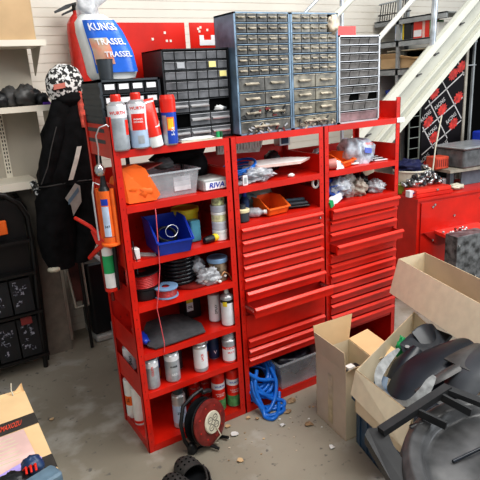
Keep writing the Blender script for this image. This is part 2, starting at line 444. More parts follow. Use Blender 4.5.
def blue_cab(name, label, x0, x1, amber, seed):
    random.seed(seed)
    T = thing(name, label, 'drawer cabinet', ((x0+x1)/2, .16, ZT), 'tall blue small parts cabinets')
    z1 = 2.165; y0 = .022
    rows = [2.165-i*.0497 for i in range(7)] + [1.790, 1.722, 1.652, ZT+.004]
    cols = []
    shell(T, x0, x1, y0, .215, ZT, z1, BLUEST, .010, rows[1:-1], cols)
    mt = AMBERPL if amber else SMOKE
    for i in range(6):
        for k in range(5):
            a = x0+.011+(x1-x0-.022)*k/5; c = x0+.011+(x1-x0-.022)*(k+1)/5
            if amber and i < 2 and k == 4: continue
            bin_drawer(T, a, c, rows[i+1]+.003, rows[i]-.005, y0+.003, random.choice((SMOKE, SMOKE, SMOKED)) if not amber else random.choice((AMBERPL, SMOKE)), HANDLEB, .72)
    for i in range(6, 9):
        for k in range(2):
            a = x0+.011+(x1-x0-.022)*k/2; c = x0+.011+(x1-x0-.022)*(k+1)/2
            bin_drawer(T, a, c, rows[i+1]+.003, rows[i]-.004, y0+.003, mt, HANDLEB, .55)
    bin_drawer(T, x0+.011, x1-.011, rows[10]+.003, rows[9]-.004, y0+.003, mt, HANDLEB, .5)
    return T
CA = blue_cab('parts_cabinet', 'blue steel parts cabinet beside the black plastic one, with open side in view', .675, 1.008, False, 3)
CB = blue_cab('parts_cabinet', 'middle blue steel parts cabinet with yellowed clear drawers', 1.012, 1.328, True, 4)
# clutter shown through the fronts of the lowest drawers
random.seed(11)
for T, xa, za, mats in ((CA, .70, 1.585, (SILVER, HANDLEB, CARDG, GREYST, GREYPL, HANDLEB, MAROON, GREYC)), (CA, .70, 1.665, (GREYPL, MAROON, GREYPL, HANDLEB, BLACKPL)), (CB, 1.03, 1.585, (HANDLEB, CARDG, GREYPL))):
    b = MB()
    for i in range(26):
        x = xa + random.random()*.27; z = za + random.random()*.045
        b.box(-.012, .012, -.002, .002, -.004, .004, random.choice(mats), T=Tr(x, .021, z, ry=random.uniform(-60, 60)))
    b.build('drawer_contents', T)['kind'] = 'stuff'
b = MB(); b.blob((1.295, .03, 2.105), (.035, .03, .05), M('cream_plastic_bag', (.66, .56, .44), .4, n=.35, sc=30), .35, 3, 5)
tag(b.build('crumpled_bag'), 'crumpled cream bag stuffed into the top corner of the middle blue cabinet', 'bag')

# light grey bin rack
T = thing('parts_cabinet', 'light grey steel bin rack on the end cabinet, lower than the blue ones', 'drawer cabinet', (1.49, .16, ZT))
x0, x1, y0, z1 = 1.334, 1.645, .022, 2.052
rows = [z1-.006-i*.0432 for i in range(8)] + [1.700, 1.648, ZT+.006]
shell(T, x0, x1, y0, .30, ZT, z1, GREYST, .010, rows[1:-1])
BINM = M('grey_bin_plastic', (.19, .18, .175), .35, n=.3, sc=20); BINP = M('pinkish_bin_plastic', (.32, .22, .23), .4, n=.25)
for i in range(10):
    n = 4 if i < 6 else (4 if i == 7 else 3)
    if i == 9: n = 1
    if i == 8: n = 3
    for k in range(n):
        if i == 7 and k in (1, 3): continue
        a = x0+.011+(x1-x0-.022)*k/n; c = x0+.011+(x1-x0-.022)*(k+1)/n
        zt = rows[i]-.007 if i < 8 else rows[i]-.006
        bin_drawer(T, a, c, rows[i+1]+.002, zt, y0+.010, BINM if i < 9 else BINP, M('bin_rim', (.30, .29, .28), .4) if i < 9 else BINP, 0., slope=.008)

# black cabinet of clear drawers
T = thing('parts_cabinet', 'black plastic drawer cabinet with two yellow stickers on its fronts', 'drawer cabinet', (.488, .2, ZT))
x0, x1, y0, z1 = .308, .668, .075, 2.008
rows = [2.0-i*.0452 for i in range(6)] + [1.712, 1.645, ZT+.005]
shell(T, x0, x1, y0, .31, ZT, z1, BLACKPL, .008, rows[1:-1])
SMK2 = M('grey_clear_drawer', (.135, .138, .148), .3, n=.35, sc=14)
for i in range(5):
    for k in range(6):
        a = x0+.010+(x1-x0-.02)*k/6; c = x0+.010+(x1-x0-.02)*(k+1)/6
        bin_drawer(T, a, c, rows[i+1]+.003, rows[i]-.003, y0+.003, SMK2, M('drawer_rim', (.28, .28, .29), .35), .0, label=(YELLOWP if (i, k) in ((1, 4), (2, 5)) else (SILVER if (i, k) == (1, 1) else None)))
for i, ks in ((5, (0, 1)), (6, (1, 2)), (7, (0, 1, 2))):
    for k in ks:
        a = x0+.010+(x1-x0-.02)*k/3; c = x0+.010+(x1-x0-.02)*(k+1)/3
        bin_drawer(T, a, c, rows[i+1]+.003, rows[i]-.003, y0+.003, SMK2, SILVER, .9)
b = MB(); b.blob((.61, .12, 1.725), (.05, .04, .02), CANG, .4, 4, 2, 14, 8); b.blob((.60, .10, 1.675+.05), (.03, .03, .016), WHITE, .4, 4, 3, 12, 8)
b.build('drawer_contents', T)['kind'] = 'stuff'

# dark organiser with white labels
T = thing('parts_cabinet', 'low dark grey organiser with white drawer labels under the rag bag', 'drawer cabinet', (.14, .24, ZT))
x0, x1, y0, z1 = -.018, .300, .095, 1.886
x0 = .008
rows = [z1-.008-i*.0585 for i in range(6)]
shell(T, x0, x1, y0, .37, ZT, z1, DARKPL, .012, rows[1:-1])
b = MB()
for i in range(6): b.box(x0-.004, x0, y0, .37, z1-.03-i*.05, z1-.012-i*.05, DARKPL)
b.build('side_rib', T)
for i in range(5):
    for k in range(4):
        a = x0+.013+(x1-x0-.026)*k/4; c = x0+.013+(x1-x0-.026)*(k+1)/4
        bin_drawer(T, a, c, max(ZT+.005, rows[i+1]+.003), rows[i]-.006, y0+.004, M('black_bin', (.02, .022, .026), .35), None, label=WHITEP)

# ---- things standing on the organiser
ZO = 1.887
T = thing('rag_bag', 'blue and white printed plastic bag of rags standing on the dark organiser', 'bag', (.12, .22, ZO))
cz = lambda t: V((.145-.105*t, .24, ZO+.40*t))
b = MB()
st = [(V((.125, .235, ZO+.002)), .098, .075), (V((.122, .235, ZO+.03)), .115, .085), (V((.108, .235, ZO+.12)), .112, .09), (V((.080, .235, ZO+.21)), .100, .08),
      (V((.062, .235, ZO+.255)), .085, .07), (V((.055, .235, ZO+.285)), .052, .04)]
b.loft(st, WHITE, 28, .012, 14, 2, p=2.6); b.build('bag_body', T)
b = MB(); b.loft([(V((.052, .235, ZO+.275)), .055, .042), (V((.045, .235, ZO+.31)), .048, .038), (V((.055, .235, ZO+.34)), .065, .045), (V((.065, .235, ZO+.38)), .085, .05), (V((.06, .235, ZO+.42)), .07, .03)], CLEARB, 22, .035, 22, 5)
b.build('bag_neck', T)
# printed panel: follows the bag front
def bagpt(u, v, off=.004):
    z = ZO+.030+v*.225
    t = (z-ZO)
    for i in range(len(st)-1):
        if st[i][0].z <= z <= st[i+1][0].z:
            k = (z-st[i][0].z)/(st[i+1][0].z-st[i][0].z)
            c = st[i][0].lerp(st[i+1][0], k); rx = st[i][1]*(1-k)+st[i+1][1]*k; ry = st[i][2]*(1-k)+st[i+1][2]*k; break
    x = (u*2-1)*.84-.05
    return V((c.x+.008+rx*x, c.y-ry*(1-abs(x)**2.6)**(1/2.6)-.010-off, z))
b = MB(); b.grid(lambda u, v: bagpt(u, v), 14, 14, M('bag_print_blue', (.03, .16, .68), .25, n=.12, sc=12), 0)
b.grid(lambda u, v: bagpt(.02+u*.42, .16+v*.50, .006), 8, 8, M('bag_print_orange', (.72, .20, .12), .3, col2=(.45, .62, .48), sc=10), 0)
for s_, u, v, sz in (('KUNGS', .46, .86, .046), ('TRASSEL', .50, .58, .040), ('TRASSEL', .58, .34, .036)):
    vs, fs = text_geo(s_)
    b.add([bagpt(u+x*sz/.20, v+(y*sz-x*sz*.0)/.245, .009) for x, y in vs], fs, WHITEP)
b.build('printed_panel', T)
T = thing('plastic_cup', 'dark grey plastic cup beside the rag bag on the organiser', 'cup', (.035, .13, ZO))
b = MB(); b.lathe([(.030, 0), (.036, .085), (.0375, .087), (.0345, .085), (.030, .01), (0, .01)], (.055, .125, ZO), DARKPL, 20); b.build('cup_body', T)

# ================================================================== SPRAY CANS
def can(name, label, cat, x, y, z, h, r, bands, cap, cap_h=.03, cap_r=.6, dome=True, texts=(), patches=(), group=None, nozzle=None, rot=0., tilt=None):
    """bands: [(fraction, material)] bottom to top of body"""
    T = thing(name, label, cat, (x, y, z), group)
    b = MB(); bh = h-cap_h-(r*.45 if dome else 0)
    prof = [(r*.90, 0, SILVER), (r*.97, .004, SILVER), (r, .007, bands[0][1])]
    a = .007
    for i, (f, m) in enumerate(bands):
        prof[-1] = (prof[-1][0], prof[-1][1], m)
        zz = .007+(bh-.007)*f; prof.append((r, zz, m))
    prof[-1] = (r, bh, SILVER)
    if dome: prof += [(r*.93, bh+r*.12, bands[-1][1] if cap_r > .9 else SILVER), (r*.62, bh+r*.38, SILVER), (r*.45, bh+r*.45, SILVER)]
    b.lathe(prof, (x, y, z), SILVER, 22)
    for (t, fz, sz, m, vert, ang) in texts: b.text_cyl(t, (x, y, z), r, bh*fz, R(ang), sz, m, vert)
    for (f0, f1, a0, a1, m) in patches: b.patch_cyl((x, y, z), r, bh*f0, bh*f1, R(a0), R(a1), m)
    TT = None
    if tilt is not None:
        TT = Matrix.Translation((x, y, z)) @ Matrix.Rotation(R(tilt[0]), 4, 'X') @ Matrix.Rotation(R(tilt[1]), 4, 'Y') @ Matrix.Translation((-x, -y, -z))
    b.build('can_body', T, T=TT)
    c = MB(); z0 = z+h-cap_h; rr = r*cap_r
    if cap:
        c.lathe([(rr, -.002), (rr, cap_h*.75), (rr*.86, cap_h), (0, cap_h)], (x, y, z0), cap, 20)
        if nozzle: c.lathe([(.007, 0), (.006, .016), (0, .017)], (x, y, z+h), nozzle, 10)
        c.build('cap', T, T=TT)
    return T
CT = R(-16)
SL = -18  # angle of label towards the viewer, degrees
can('spray_can', 'grey and white spray can with red cap, first from the corner post', 'spray can', .048, .018, ZT, .243, .042,
    [(.72, CANG), (1, CANW)], CANR, .028, .55, texts=[('WURTH', .84, .020, CANR, False, SL)], patches=[(.35, .68, 25, 60, CANR)])
can('spray_can', 'pale blue and white spray can with a square red label and red cap', 'spray can', .140, .018, ZT, .246, .042,
    [(.40, CANB), (1, CANW)], CANR, .028, .55, texts=[('WURTH', .90, .019, CANR, False, SL), ('BREMSEN', .66, .010, WHITEP, False, SL), ('REINIGER', .60, .010, WHITEP, False, SL)],
    patches=[(.42, .78, -60, 28, CANR), (.12, .30, -30, 10, CANG)])
# tapered tube standing on its cap
T = thing('sealant_tube', 'white squeeze tube with red swoosh standing on its cap between cans', 'tube', (.216, .016, ZT))
b = MB(); cx, cy = .216, .016
b.lathe([(.034, 0, WHITE), (.036, .004, WHITE), (.036, .05, WHITE)], (cx, cy, ZT), WHITE, 20)
T0 = Matrix.Translation((cx, cy, ZT)) @ Matrix.Rotation(R(-9), 4, 'Y') @ Matrix.Translation((-cx, -cy, -ZT))
b.build('cap', T, T=T0)
b = MB()
b.loft([(V((cx, cy, ZT+.05)), .038, .038), (V((cx, cy, ZT+.12)), .039, .034), (V((cx, cy, ZT+.19)), .040, .018), (V((cx, cy, ZT+.205)), .041, .006), (V((cx, cy, ZT+.215)), .041, .004)], CANR, 24, 0)
def tubep(u, v, off=.0012):
    z_ = ZT+.05+v*.155; k = v; rx = .038+.002*k; ry = .038-.030*k**1.6
    x_ = u; return V((cx+rx*x_, cy-ry*math.sqrt(max(0, 1-x_*x_))-off, z_))
b.grid(lambda u, v: tubep(-.15+1.1*u*(1) if v > .2 else .1+.85*u, .25+v*.75), 10, 10, WHITE)
b.grid(lambda u, v: tubep(-.92+(.35+.8*v)*u, .80+v*.2, .0018), 10, 4, WHITE)
vs, fs = text_geo('Bostik'); b.add([tubep(-.1+x*.5*.55, .85+y*.13, .003) for x, y in vs], fs, BLUE)
b.build('tube_body', T, T=T0)
can('spray_can', 'blue lubricant spray can with wide red cap beside the black drawer cabinet', 'spray can', .292, .018, ZT, .226, .036,
    [(1, CANBL)], CANR, .075, 1.02, dome=False, texts=[('5-56', .42, .022, WHITEP, True, 0)], patches=[(.45, .85, -40, 15, ORANGE), (.5, .8, -34, 6, YELLOW), (.0, .9, -85, -42, CANG)])
b = MB(); b.box(.34, .56, .0, .055, ZT, ZT+.008, BEIGE); b.blob((.44, .03, ZT+.012), (.09, .025, .01), WHITE, .3, 3, 4, 16, 8)
tag(b.build('folded_rag'), 'flat whitish folded rag in front of the black drawer cabinet', 'rag')
for i, x in enumerate((.545, .562)):
    b = MB(); b.lathe([(.009, 0), (.009, .034), (.0085, .036), (0, .036)], (x, .016, ZT), GREEN if i == 0 else M('dark_green', (.01, .10, .04), .4), 14)
    tag(b.build('battery'), ('bright green' if i == 0 else 'dark green')+' small cylinder standing on the top shelf lip', 'battery')

# S5 / S6 / S7 cans
def wcan(x, y, z, h, r, label, kind, **k):
    P = dict(
      white=dict(bands=[(1, CANW)], cap=BLACKPL, cap_h=.03, cap_r=.5, texts=[('SPRAY', .5, .02, GREYPL, True, -10)]),
      blackring=dict(bands=[(.80, CANW), (.9, BLACKPL), (1, CANG)], cap=WHITE, cap_h=.03, cap_r=.35, patches=[(.70, .86, -70, -30, YELLOW)]),
      whitered=dict(bands=[(.05, CANR), (.62, CANW), (.74, CANR), (1, CANG)], cap=CLEARP, cap_h=.04, cap_r=.9, texts=[('WURTH', .68, .016, WHITEP, False, -10), ('MULTI', .5, .014, CANR, False, -10)]),
      navy=dict(bands=[(1, NAVY)], cap=BLACKPL, cap_h=.04, cap_r=.95, texts=[('V', .35, .03, WHITEP, False, -10)]),
      orange=dict(bands=[(.35, ORANGE), (.75, CANBL), (1, CANW)], cap=CANBL, cap_h=.035, cap_r=.9),
      grey=dict(bands=[(.1, CANG), (.8, CANG), (1, CANW)], cap=DARKPL, cap_h=.035, cap_r=.92, texts=[('PRIMER', .6, .012, BLACKPL, False, -10), ('650', .3, .02, WHITEP, False, -10)]),
      silver=dict(bands=[(.15, CANG), (.72, CANB), (1, SILVER)], cap=DARKPL, cap_h=.04, cap_r=.8, texts=[('ZINK', .5, .018, BLACKPL, False, -10)]),
      dark=dict(bands=[(1, DARKPL)], cap=BLACKPL, cap_h=.04, cap_r=.9),
      foam=dict(bands=[(.40, CANGR), (.78, CANR), (1, CANW)], cap=CANR, cap_h=.055, cap_r=.98, dome=False,
                texts=[('WURTH', .89, .017, CANBL, False, -10), ('BOND+SEAL', .63, .010, WHITEP, False, -10), ('POWER', .56, .012, WHITEP, False, -10)]),
      redgrey=dict(bands=[(.75, CANR), (.9, CANW), (1, SILVER)], cap=CANR, cap_h=.04, cap_r=.85, texts=[('WURTH', .83, .016, BLACKPL, False, -10), ('ROST OFF', .55, .014, WHITEP, False, -10)]),
      whitel=dict(bands=[(.12, CANG), (.9, CANW), (1, SILVER)], cap=WHITE, cap_h=.035, cap_r=.85, texts=[('LACK', .6, .018, CANR, True, -10)]),
    )[kind]
    P = dict(P); P.update(k)
    return can('spray_can', label, 'spray can', x, y, z+.001, h, r, **P)
z = S[4]
wcan(.548, .045, z, .215, .036, 'white spray can with black neck ring and nozzle, at the front of its shelf', 'blackring')
wcan(.515, .135, z, .205, .034, 'plain white spray can with dark cap, behind the one with a nozzle', 'white')
z = S[5]
wcan(.540, .045, z, .188, .038, 'white spray can with red band and clear cap nearest the right post', 'whitered')
wcan(.487, .13, z, .185, .033, 'navy spray can at the back beside the clear-capped can', 'navy')
wcan(.432, .15, z, .18, .030, 'blue and orange spray can standing behind the plain white can', 'orange')
wcan(.365, .052, z, .205, .039, 'plain white spray can in the middle of the second lowest shelf', 'whitel')
wcan(.198, .055, z, .205, .040, 'grey spray can with dark cap and small white numbers', 'grey')
wcan(.265, .15, z, .195, .032, 'dark grey spray can at the back of the second lowest shelf', 'dark')
wcan(.080, .055, z, .205, .040, 'grey and white printed spray can nearest the left corner post', 'grey', texts=[('COLOR', .7, .016, CANR, True, -10)])
wcan(.130, .14, z, .195, .031, 'orange and blue spray can half hidden behind the corner spray can', 'orange')
wcan(.05, .30, z, .18, .034, 'white spray can at the back corner seen through the open side', 'white')
z = S[6]
wcan(.565, .075, z, .235, .039, 'red and green foam can at the end of the bottom shelf', 'foam')
wcan(.475, .085, z, .235, .039, 'red and green foam can next to the dark cable reel', 'foam')
wcan(.395, .24, z, .235, .036, 'red spray can with white band standing behind the cable reel', 'redgrey')
wcan(.475, .26, z, .225, .034, 'red spray can at the back behind the foam cans', 'redgrey')
wcan(.222, .075, z, .250, .038, 'silver and blue spray can leaning space left of the cable reel', 'silver')
wcan(.325, .27, z, .23, .034, 'dark spray can at the back between silver and red cans', 'dark')
# sealant cartridges seen through the side
def cartridge(name, label, x, y, z, h, r, body, band, txt=None, nose=True, lay=None, b0=.35, b1=.6):
    T = thing(name, label, 'cartridge', (x, y, z))
    b = MB(); b.lathe([(r, 0, body), (r, h*b0, band), (r, h*b1, body), (r, h, body), (r*.95, h+.003, body), (r*.35, h+.008, body)], (x, y, z), body, 20)
    if txt: b.text_cyl(txt, (x, y, z), r, h*.5, R(-50), r*.7, BLACKPL, True)
    b.build('cartridge_tube', T)
    if nose: MB().lathe([(r*.3, 0), (r*.26, .01), (r*.1, .05), (0, .05)], (x, y, z+h+.006), body, 12).build('nozzle', T)
    return T
cartridge('sealant_cartridge', 'white and orange sealant cartridge on the bottom shelf, rear one by the side', .030+.008, .325, S[6]+.001, .235, .034, WHITE, ORANGE, 'SIL', True)
cartridge('sealant_cartridge', 'white cartridge with red stripe on the bottom shelf, front one by the side', .048, .235, S[6]+.001, .225, .034, WHITE, CANR, None, True, b0=.05, b1=.12)

# ================================================================== LEFT UNIT, SHELF CONTENTS
# second shelf
z = S[1]
T = thing('storage_box', 'clear plastic box with rim on the second shelf under the spray cans', 'box', (.32, .12, z))
def openbox(par, name, x0, x1, y0, y1, z0, h, m, taper=.02, rim=.012, t=.003, T=None, bot=True):
    b = MB()
    A = [(x0+taper, y0+taper), (x1-taper, y0+taper), (x1-taper, y1-taper), (x0+taper, y1-taper)]
    B = [(x0, y0), (x1, y0), (x1, y1), (x0, y1)]
    vs = [V((*p, z0)) for p in A]+[V((*p, z0+h)) for p in B]
    iA = [(x0+taper+t, y0+taper+t), (x1-taper-t, y0+taper+t), (x1-taper-t, y1-taper-t), (x0+taper+t, y1-taper-t)]
    iB = [(x0+t, y0+t), (x1-t, y0+t), (x1-t, y1-t), (x0+t, y1-t)]
    vs += [V((*p, z0+t)) for p in iA]+[V((*p, z0+h)) for p in iB]
    fs = [(i, (i+1) % 4, 4+(i+1) % 4, 4+i) for i in range(4)]+[(8+i, 12+i, 12+(i+1) % 4, 8+(i+1) % 4) for i in range(4)]
    fs += [(4+i, 4+(i+1) % 4, 12+(i+1) % 4, 12+i) for i in range(4)]+[(3,2,1,0), (8,9,10,11)]
    b.add(vs, fs, m)
    if rim:
        for a0, a1, c0, c1 in ((x0-rim, x1+rim, y0-rim, y0), (x0-rim, x1+rim, y1, y1+rim), (x0-rim, x0, y0, y1), (x1, x1+rim, y0, y1)):
            b.box(a0, a1, c0, c1, z0+h-.008, z0+h, m)
    return b.build(name, par, T=T)
openbox(T, 'tub', .172, .435, .035, .25, z+.001, .125, CLEARP, .016, .008, T=None)
MB().bevbox(.30, .39, .045, .048, z+.025, z+.095, M('frosted_label', (.6, .6, .62), .5), .001).build('label_pocket', T)
b = MB(); b.blob((.31, .14, z+.045), (.085, .075, .035), GREYC, .3, 3, 2, flat=.3); tag(b.build('grey_rag'), 'bundled grey rag inside the clear plastic box', 'rag')
b = MB()
b.slab([(.045, .04, z+.015), (.05, .05, z+.17), (.11, .03, z+.185), (.155, .03, z+.16), (.215, .02, z+.03), (.19, .02, z+.005), (.06, .03, z+.005)], (0, .10, -.01), ORANGEF)
b.blob((.10, .11, z+.085), (.085, .07, .080), ORANGEF, .35, 3, 8, flat=.1); b.blob((.155, .07, z+.045), (.06, .05, .045), ORANGEF, .3, 3, 9)
tag(b.build('orange_vest'), 'bright orange fabric bundle spilling over the second shelf', 'cloth')
b = MB()
b.loft([(V((.42, .26, z+.14)), .13, .07), (V((.42, .25, z+.165)), .155, .085), (V((.44, .24, z+.19)), .145, .08), (V((.45, .24, z+.215)), .10, .06)], FABRIC, 26, .02, 10, 4)
b.blob((.50, .22, z+.10), (.075, .06, .105), FABRIC, .25, 3, 7, flat=.05)
tag(b.build('black_cloth'), 'heap of black cloth lying over the back of the second shelf', 'cloth')
b = MB(); b.slab([(.16, .04, z+.145), (.27, .06, z+.170), (.24, .16, z+.165), (.14, .14, z+.16)], (0, 0, .006), M('dark_red_leather', (.16, .02, .015), .5))
b.blob((.275, .10, z+.16), (.05, .05, .03), GREYC, .3, 3, 3)
tag(b.build('folded_pouch'), 'dark red folded pouch between the orange cloth and the clear box', 'pouch')
T = thing('branded_box', 'flat grey plastic case lettered RIVA at the front of the second shelf', 'box', (.52, .08, z))
b = MB(); b.bevbox(.452, .592, .030, .20, z+.001, z+.060, M('pale_grey_case', (.42, .43, .42), .4), .012); b.build('case_body', T)
b = MB(); b.box(.462, .588, .0265, .029, z+.008, z+.046, WHITEP); b.text('RIVA', (.526, .0262, z+.027), (1, 0, 0), (0, 0, 1), .036, BLUE, sx=1.15, shear=.2); b.build('label', T)
b = MB(); b.box(.49, .58, .3, .34, z+.105, z+.22, CARD)
tag(b.build('cardboard_piece'), 'piece of brown cardboard upright behind the black cloth', 'cardboard')
# third shelf
z = S[2]
def stack_bin(name, label, x, y, z0, w_, d_, h_, m, rz=0, cat='bin'):
    """open-fronted stacking bin with cut-down lip, flared front and label rim"""
    T = thing(name, label, cat, (x, y, z0)); X = Tr(x, y, z0, rz)
    b = MB(); t = .004; hw = w_/2; tp = w_*.06
    side = [(-d_*.5, 0), (d_*.5, 0), (d_*.5, h_), (-d_*.08, h_), (-d_*.5-.02*h_/.1, h_*.45)]
    for s_ in (-1, 1):
        pts = [V((s_*(hw-tp+tp*(zz/h_)), yy, zz)) for yy, zz in side]
        b.slab(pts if s_ > 0 else pts[::-1], (-s_*t, 0, 0), m)
    b.slab([(-hw+tp, -d_*.5, 0), (hw-tp, -d_*.5, 0), (hw-tp, d_*.5, 0), (-hw+tp, d_*.5, 0)], (0, 0, t), m)
    b.slab([(-hw+tp, d_*.5, 0), (hw-tp, d_*.5, 0), (hw, d_*.5, h_), (-hw, d_*.5, h_)], (0, -t, 0), m)
    fy = -d_*.5-.02*h_/.1
    b.slab([(-hw+tp, -d_*.5, 0), (hw-tp, -d_*.5, 0), (hw-tp*.5, fy, h_*.45), (-hw+tp*.5, fy, h_*.45)], (0, t, 0), m)
    b.box(-hw, hw, fy-.006, fy+.004, h_*.45-.004, h_*.45+.004, m)
    for s_ in (-1, 1): b.tube([(s_*hw, fy, h_*.45), (s_*hw, -d_*.08, h_), (s_*hw, d_*.5, h_)], .004, m, 6)
    b.build('bin_body', T, T=X)
    return T
stack_bin('stacking_bin', 'royal blue open-fronted bin holding cable leads on the third shelf', .262, .105, z+.002, .185, .22, .155, BLUE, -6)
random.seed(5)
def coil(name, label, c, r, m, turns=3, wire=.003, rz=0, tiltx=60, cat='cable', jit=.2):
    b = MB(); pts = []
    for i in range(turns*16):
        a = 2*PI*i/16; rr = r*(1+jit*noise.noise(V((i*.21, 3, 1))))
        pts.append(Tr(*c, rz, tiltx) @ V((rr*math.cos(a), rr*.8*math.sin(a), .012*math.sin(i*.37))))
    b.tube(pts, wire, m, 6)
    return tag(b.build(name), label, cat)
coil('black_cable', 'black cable coiled inside the blue open-fronted bin', (.255, .09, z+.075), .055, BLACKPL, 4, .006, 10, 35)
coil('steel_wire', 'loop of bright wire sticking out of the blue bin', (.262, .04, z+.105), .035, SILVER, 2, .0022, 0, 60)
T = thing('bucket', 'yellow bucket with lid at the back of the third shelf', 'bucket', (.42, .20, z))
b = MB(); b.lathe([(.060, 0), (.070, .145), (.0, .145)], (.425, .22, z+.001), YELLOW, 24); b.build('bucket_body', T)
b = MB(); b.lathe([(.073, 0), (.075, .006), (.075, .024), (.066, .027), (.066, .022), (0, .022)], (.425, .22, z+.14), YELLOW, 24); b.build('lid', T)
b = MB(); b.bevbox(.395, .455, .10, .15, z+.001, z+.115, M('teal_label', (.10, .33, .42), .4), .01); tag(b.build('canister'), 'teal plastic canister in front of the yellow bucket', 'canister')
b = MB(); b.box(.46, .53, .26, .34, z+.001, z+.15, M('pinkish_carton', (.50, .22, .18), .5, n=.4, sc=30)); tag(b.build('carton'), 'pinkish printed carton against the red back panel', 'carton')
b = MB(); b.box(.31, .40, .25, .34, z+.147+.025, z+.205+.025, BEIGE); 
T = thing('glue_bottle', 'black and yellow bottle lying on the front edge of the third shelf', 'bottle', (.48, .04, z))
X = Tr(.49, .045, z+.021, 14)
b = MB(); b.lathe([(.014, 0), (.020, .008), (.020, .06), (.014, .064)], (.0, 0, 0), YELLOW, 16, axis=(1, 0, 0)); b.build('bottle_body', T, T=X)
b = MB(); b.lathe([(.0, -.062), (.014, -.060), (.019, -.04), (.019, 0.0)], (0, 0, 0), BLACKPL, 16, axis=(1, 0, 0)); b.build('cap', T, T=X)
# stacked tubs
zz = z+.001
tubs = [(.055, .041, WHITE, None, 'white round tub at the bottom of the stack by the post'), (.045, .041, M('pale_tub', (.55, .57, .62), .4), None, 'pale lidded tub, second from the bottom of the stack'),
        (.050, .041, M('cream_label', (.72, .70, .42), .5, n=.3, sc=40), WHITE, 'cream labelled jar in the middle of the tub stack'),
        (.035, .043, M('grey_lid', (.45, .47, .52), .4), None, 'grey blue lidded tub below the topmost jar'), (.062, .036, M('jar_lab', (.66, .70, .38), .45, n=.5, sc=50), BLACKPL, 'jar with yellowish green label on top of the tub stack')]
for h, r, m, top, lab in tubs:
    b = MB(); mt = top or m
    b.lathe([(r*.9, 0), (r*.97, .003), (r*.97, h*.72, mt), (r, h*.74, mt), (r, h-.003, mt), (r*.97, h, mt), (0, h, mt)], (.545, .065, zz), m, 22)
    tag(b.build('tub'), lab, 'tub', 'stack of small tubs'); zz += h+.0005
T = thing('electric_adapter', 'small white block with black strap at the left end of the third shelf', 'adapter', (.06, .06, z))
b = MB(); b.bevbox(.055, .085, .03, .07, z+.001, z+.055, WHITE, .006); b.build('block', T)
b = MB(); b.tube([(.05, .02, z+.1), (.048, .012, z+.05), (.055, .005, z), (.05, .0, z-.06)], .003, BLACKPL, 6); b.build('strap', T)
tag(MB().slab([(.07, .09, z+.001), (.16, .02, z+.001), (.175, .06, z+.001), (.09, .14, z+.004)], (0, 0, .004), M('grey_card', (.42, .38, .36), .7)).build('card'), 'grey card lying flat beside the small white block', 'card')
# fourth shelf: spools
z = S[3]
def spool(label, x, y, z0, rf, rc, h, fm, wm, hole=True, flange=.006):
    T = thing('cable_spool', label, 'spool', (x, y, z0))
    b = MB()
    b.lathe([(rf*.32, 0), (rf, 0), (rf, flange), (rf*.32, flange)], (x, y, z0), fm, 28, cap=False)
    b.lathe([(rf*.32, 0), (rf*.32, -h), (rf*.32, 0), (rf, 0), (rf, flange), (rf*.92, flange+.001), (rf*.32, flange)], (x, y, z0+h), fm, 28, cap=False); b.build('flange', T)
    b = MB(); k = max(4, int(h/.009)); pr = []
    for i in range(k):
        za = flange+(h-flange)*i/k; zb = flange+(h-flange)*(i+1)/k
        pr += [(rc*.96, za), (rc, (za+zb)/2)]
    pr.append((rc*.96, h)); b.lathe(pr, (x, y, z0), wm, 28); b.build('wound_wire', T)
    return T
spool('spool of red cable with black flanges at the left of the fourth shelf', .115, .13, z+.055, .088, .080, .075, BLACKPL, M('red_wire', (.55, .02, .02), .4, n=.2))
b = MB(); b.lathe([(.085, 0), (.088, .01), (.088, .05), (.03, .053)], (.115, .13, z+.001), BLACKPL, 24); tag(b.build('tape_reel'), 'flat black reel under the spool of red cable', 'reel')
spool('small spool of red wire with light blue flange at the front', .205, .05, z+.002, .062, .055, .045, LIDB, M('red_wire2', (.50, .04, .04), .4, n=.3))
T = thing('hose_coil', 'tall coil of black corrugated hose in the middle of the fourth shelf', 'hose', (.34, .18, z))
b = MB(); pts = []
for i in range(9*20+1):
    a = 2*PI*i/20; pts.append((.335+.082*math.cos(a), .17+.082*math.sin(a), z+.012+.021*i/20))
b.tube(pts, .0108, M('ribbed_hose', (.012, .013, .016), .25), 8); b.build('hose', T)
b = MB(); b.lathe([(.105, 0), (.108, .006), (.108, .014), (.09, .016), (0, .016)], (.385, .075+.06, z+.001), MAROON, 28)
tag(b.build('disc'), 'flat dark red disc under the black hose coil', 'disc')
T = thing('clear_bag', 'clear plastic bag of fittings at the front of the fourth shelf', 'bag', (.49, .07, z))
b = MB(); b.blob((.455, .06, z+.04), (.060, .045, .042), CLEARB, .4, 3, 12, 34, 22, flat=.1, cr=1.2); b.blob((.42, .14, z+.085), (.045, .05, .05), CLEARB, .4, 3, 13, 30, 20, cr=1.2); b.build('bag_film', T)
b = MB()
for i in range(9):
    x = .42+random.random()*.13; y = .015+random.random()*.03
    b.blob((x, y, z+.012+random.random()*.02), (.010, .010, .008), WHITE, .2, 3, i, 10, 6)
b.build('fittings', T)['kind'] = 'stuff'
T = thing('jar', 'round jar with light blue lid at the right end of the fourth shelf', 'jar', (.545, .13, z))
b = MB(); b.lathe([(.050, 0), (.052, .005), (.052, .10), (.048, .105)], (.528, .085, z+.002), M('amber_jar', (.26, .20, .14), .2, n=.6, sc=30), 24); b.build('jar_body', T)
b = MB(); b.lathe([(.056, 0), (.057, .004), (.057, .02), (.053, .024), (.050, .020), (0, .020)], (.528, .085, z+.105), LIDB, 24); b.build('lid', T)
b = MB(); b.tube([(.50, .03, z+.02), (.53, .02, z+.06), (.56, .03, z+.04), (.575, .02, z+.005)], .004, M('copper', (.5, .25, .12), .3, .7), 6)
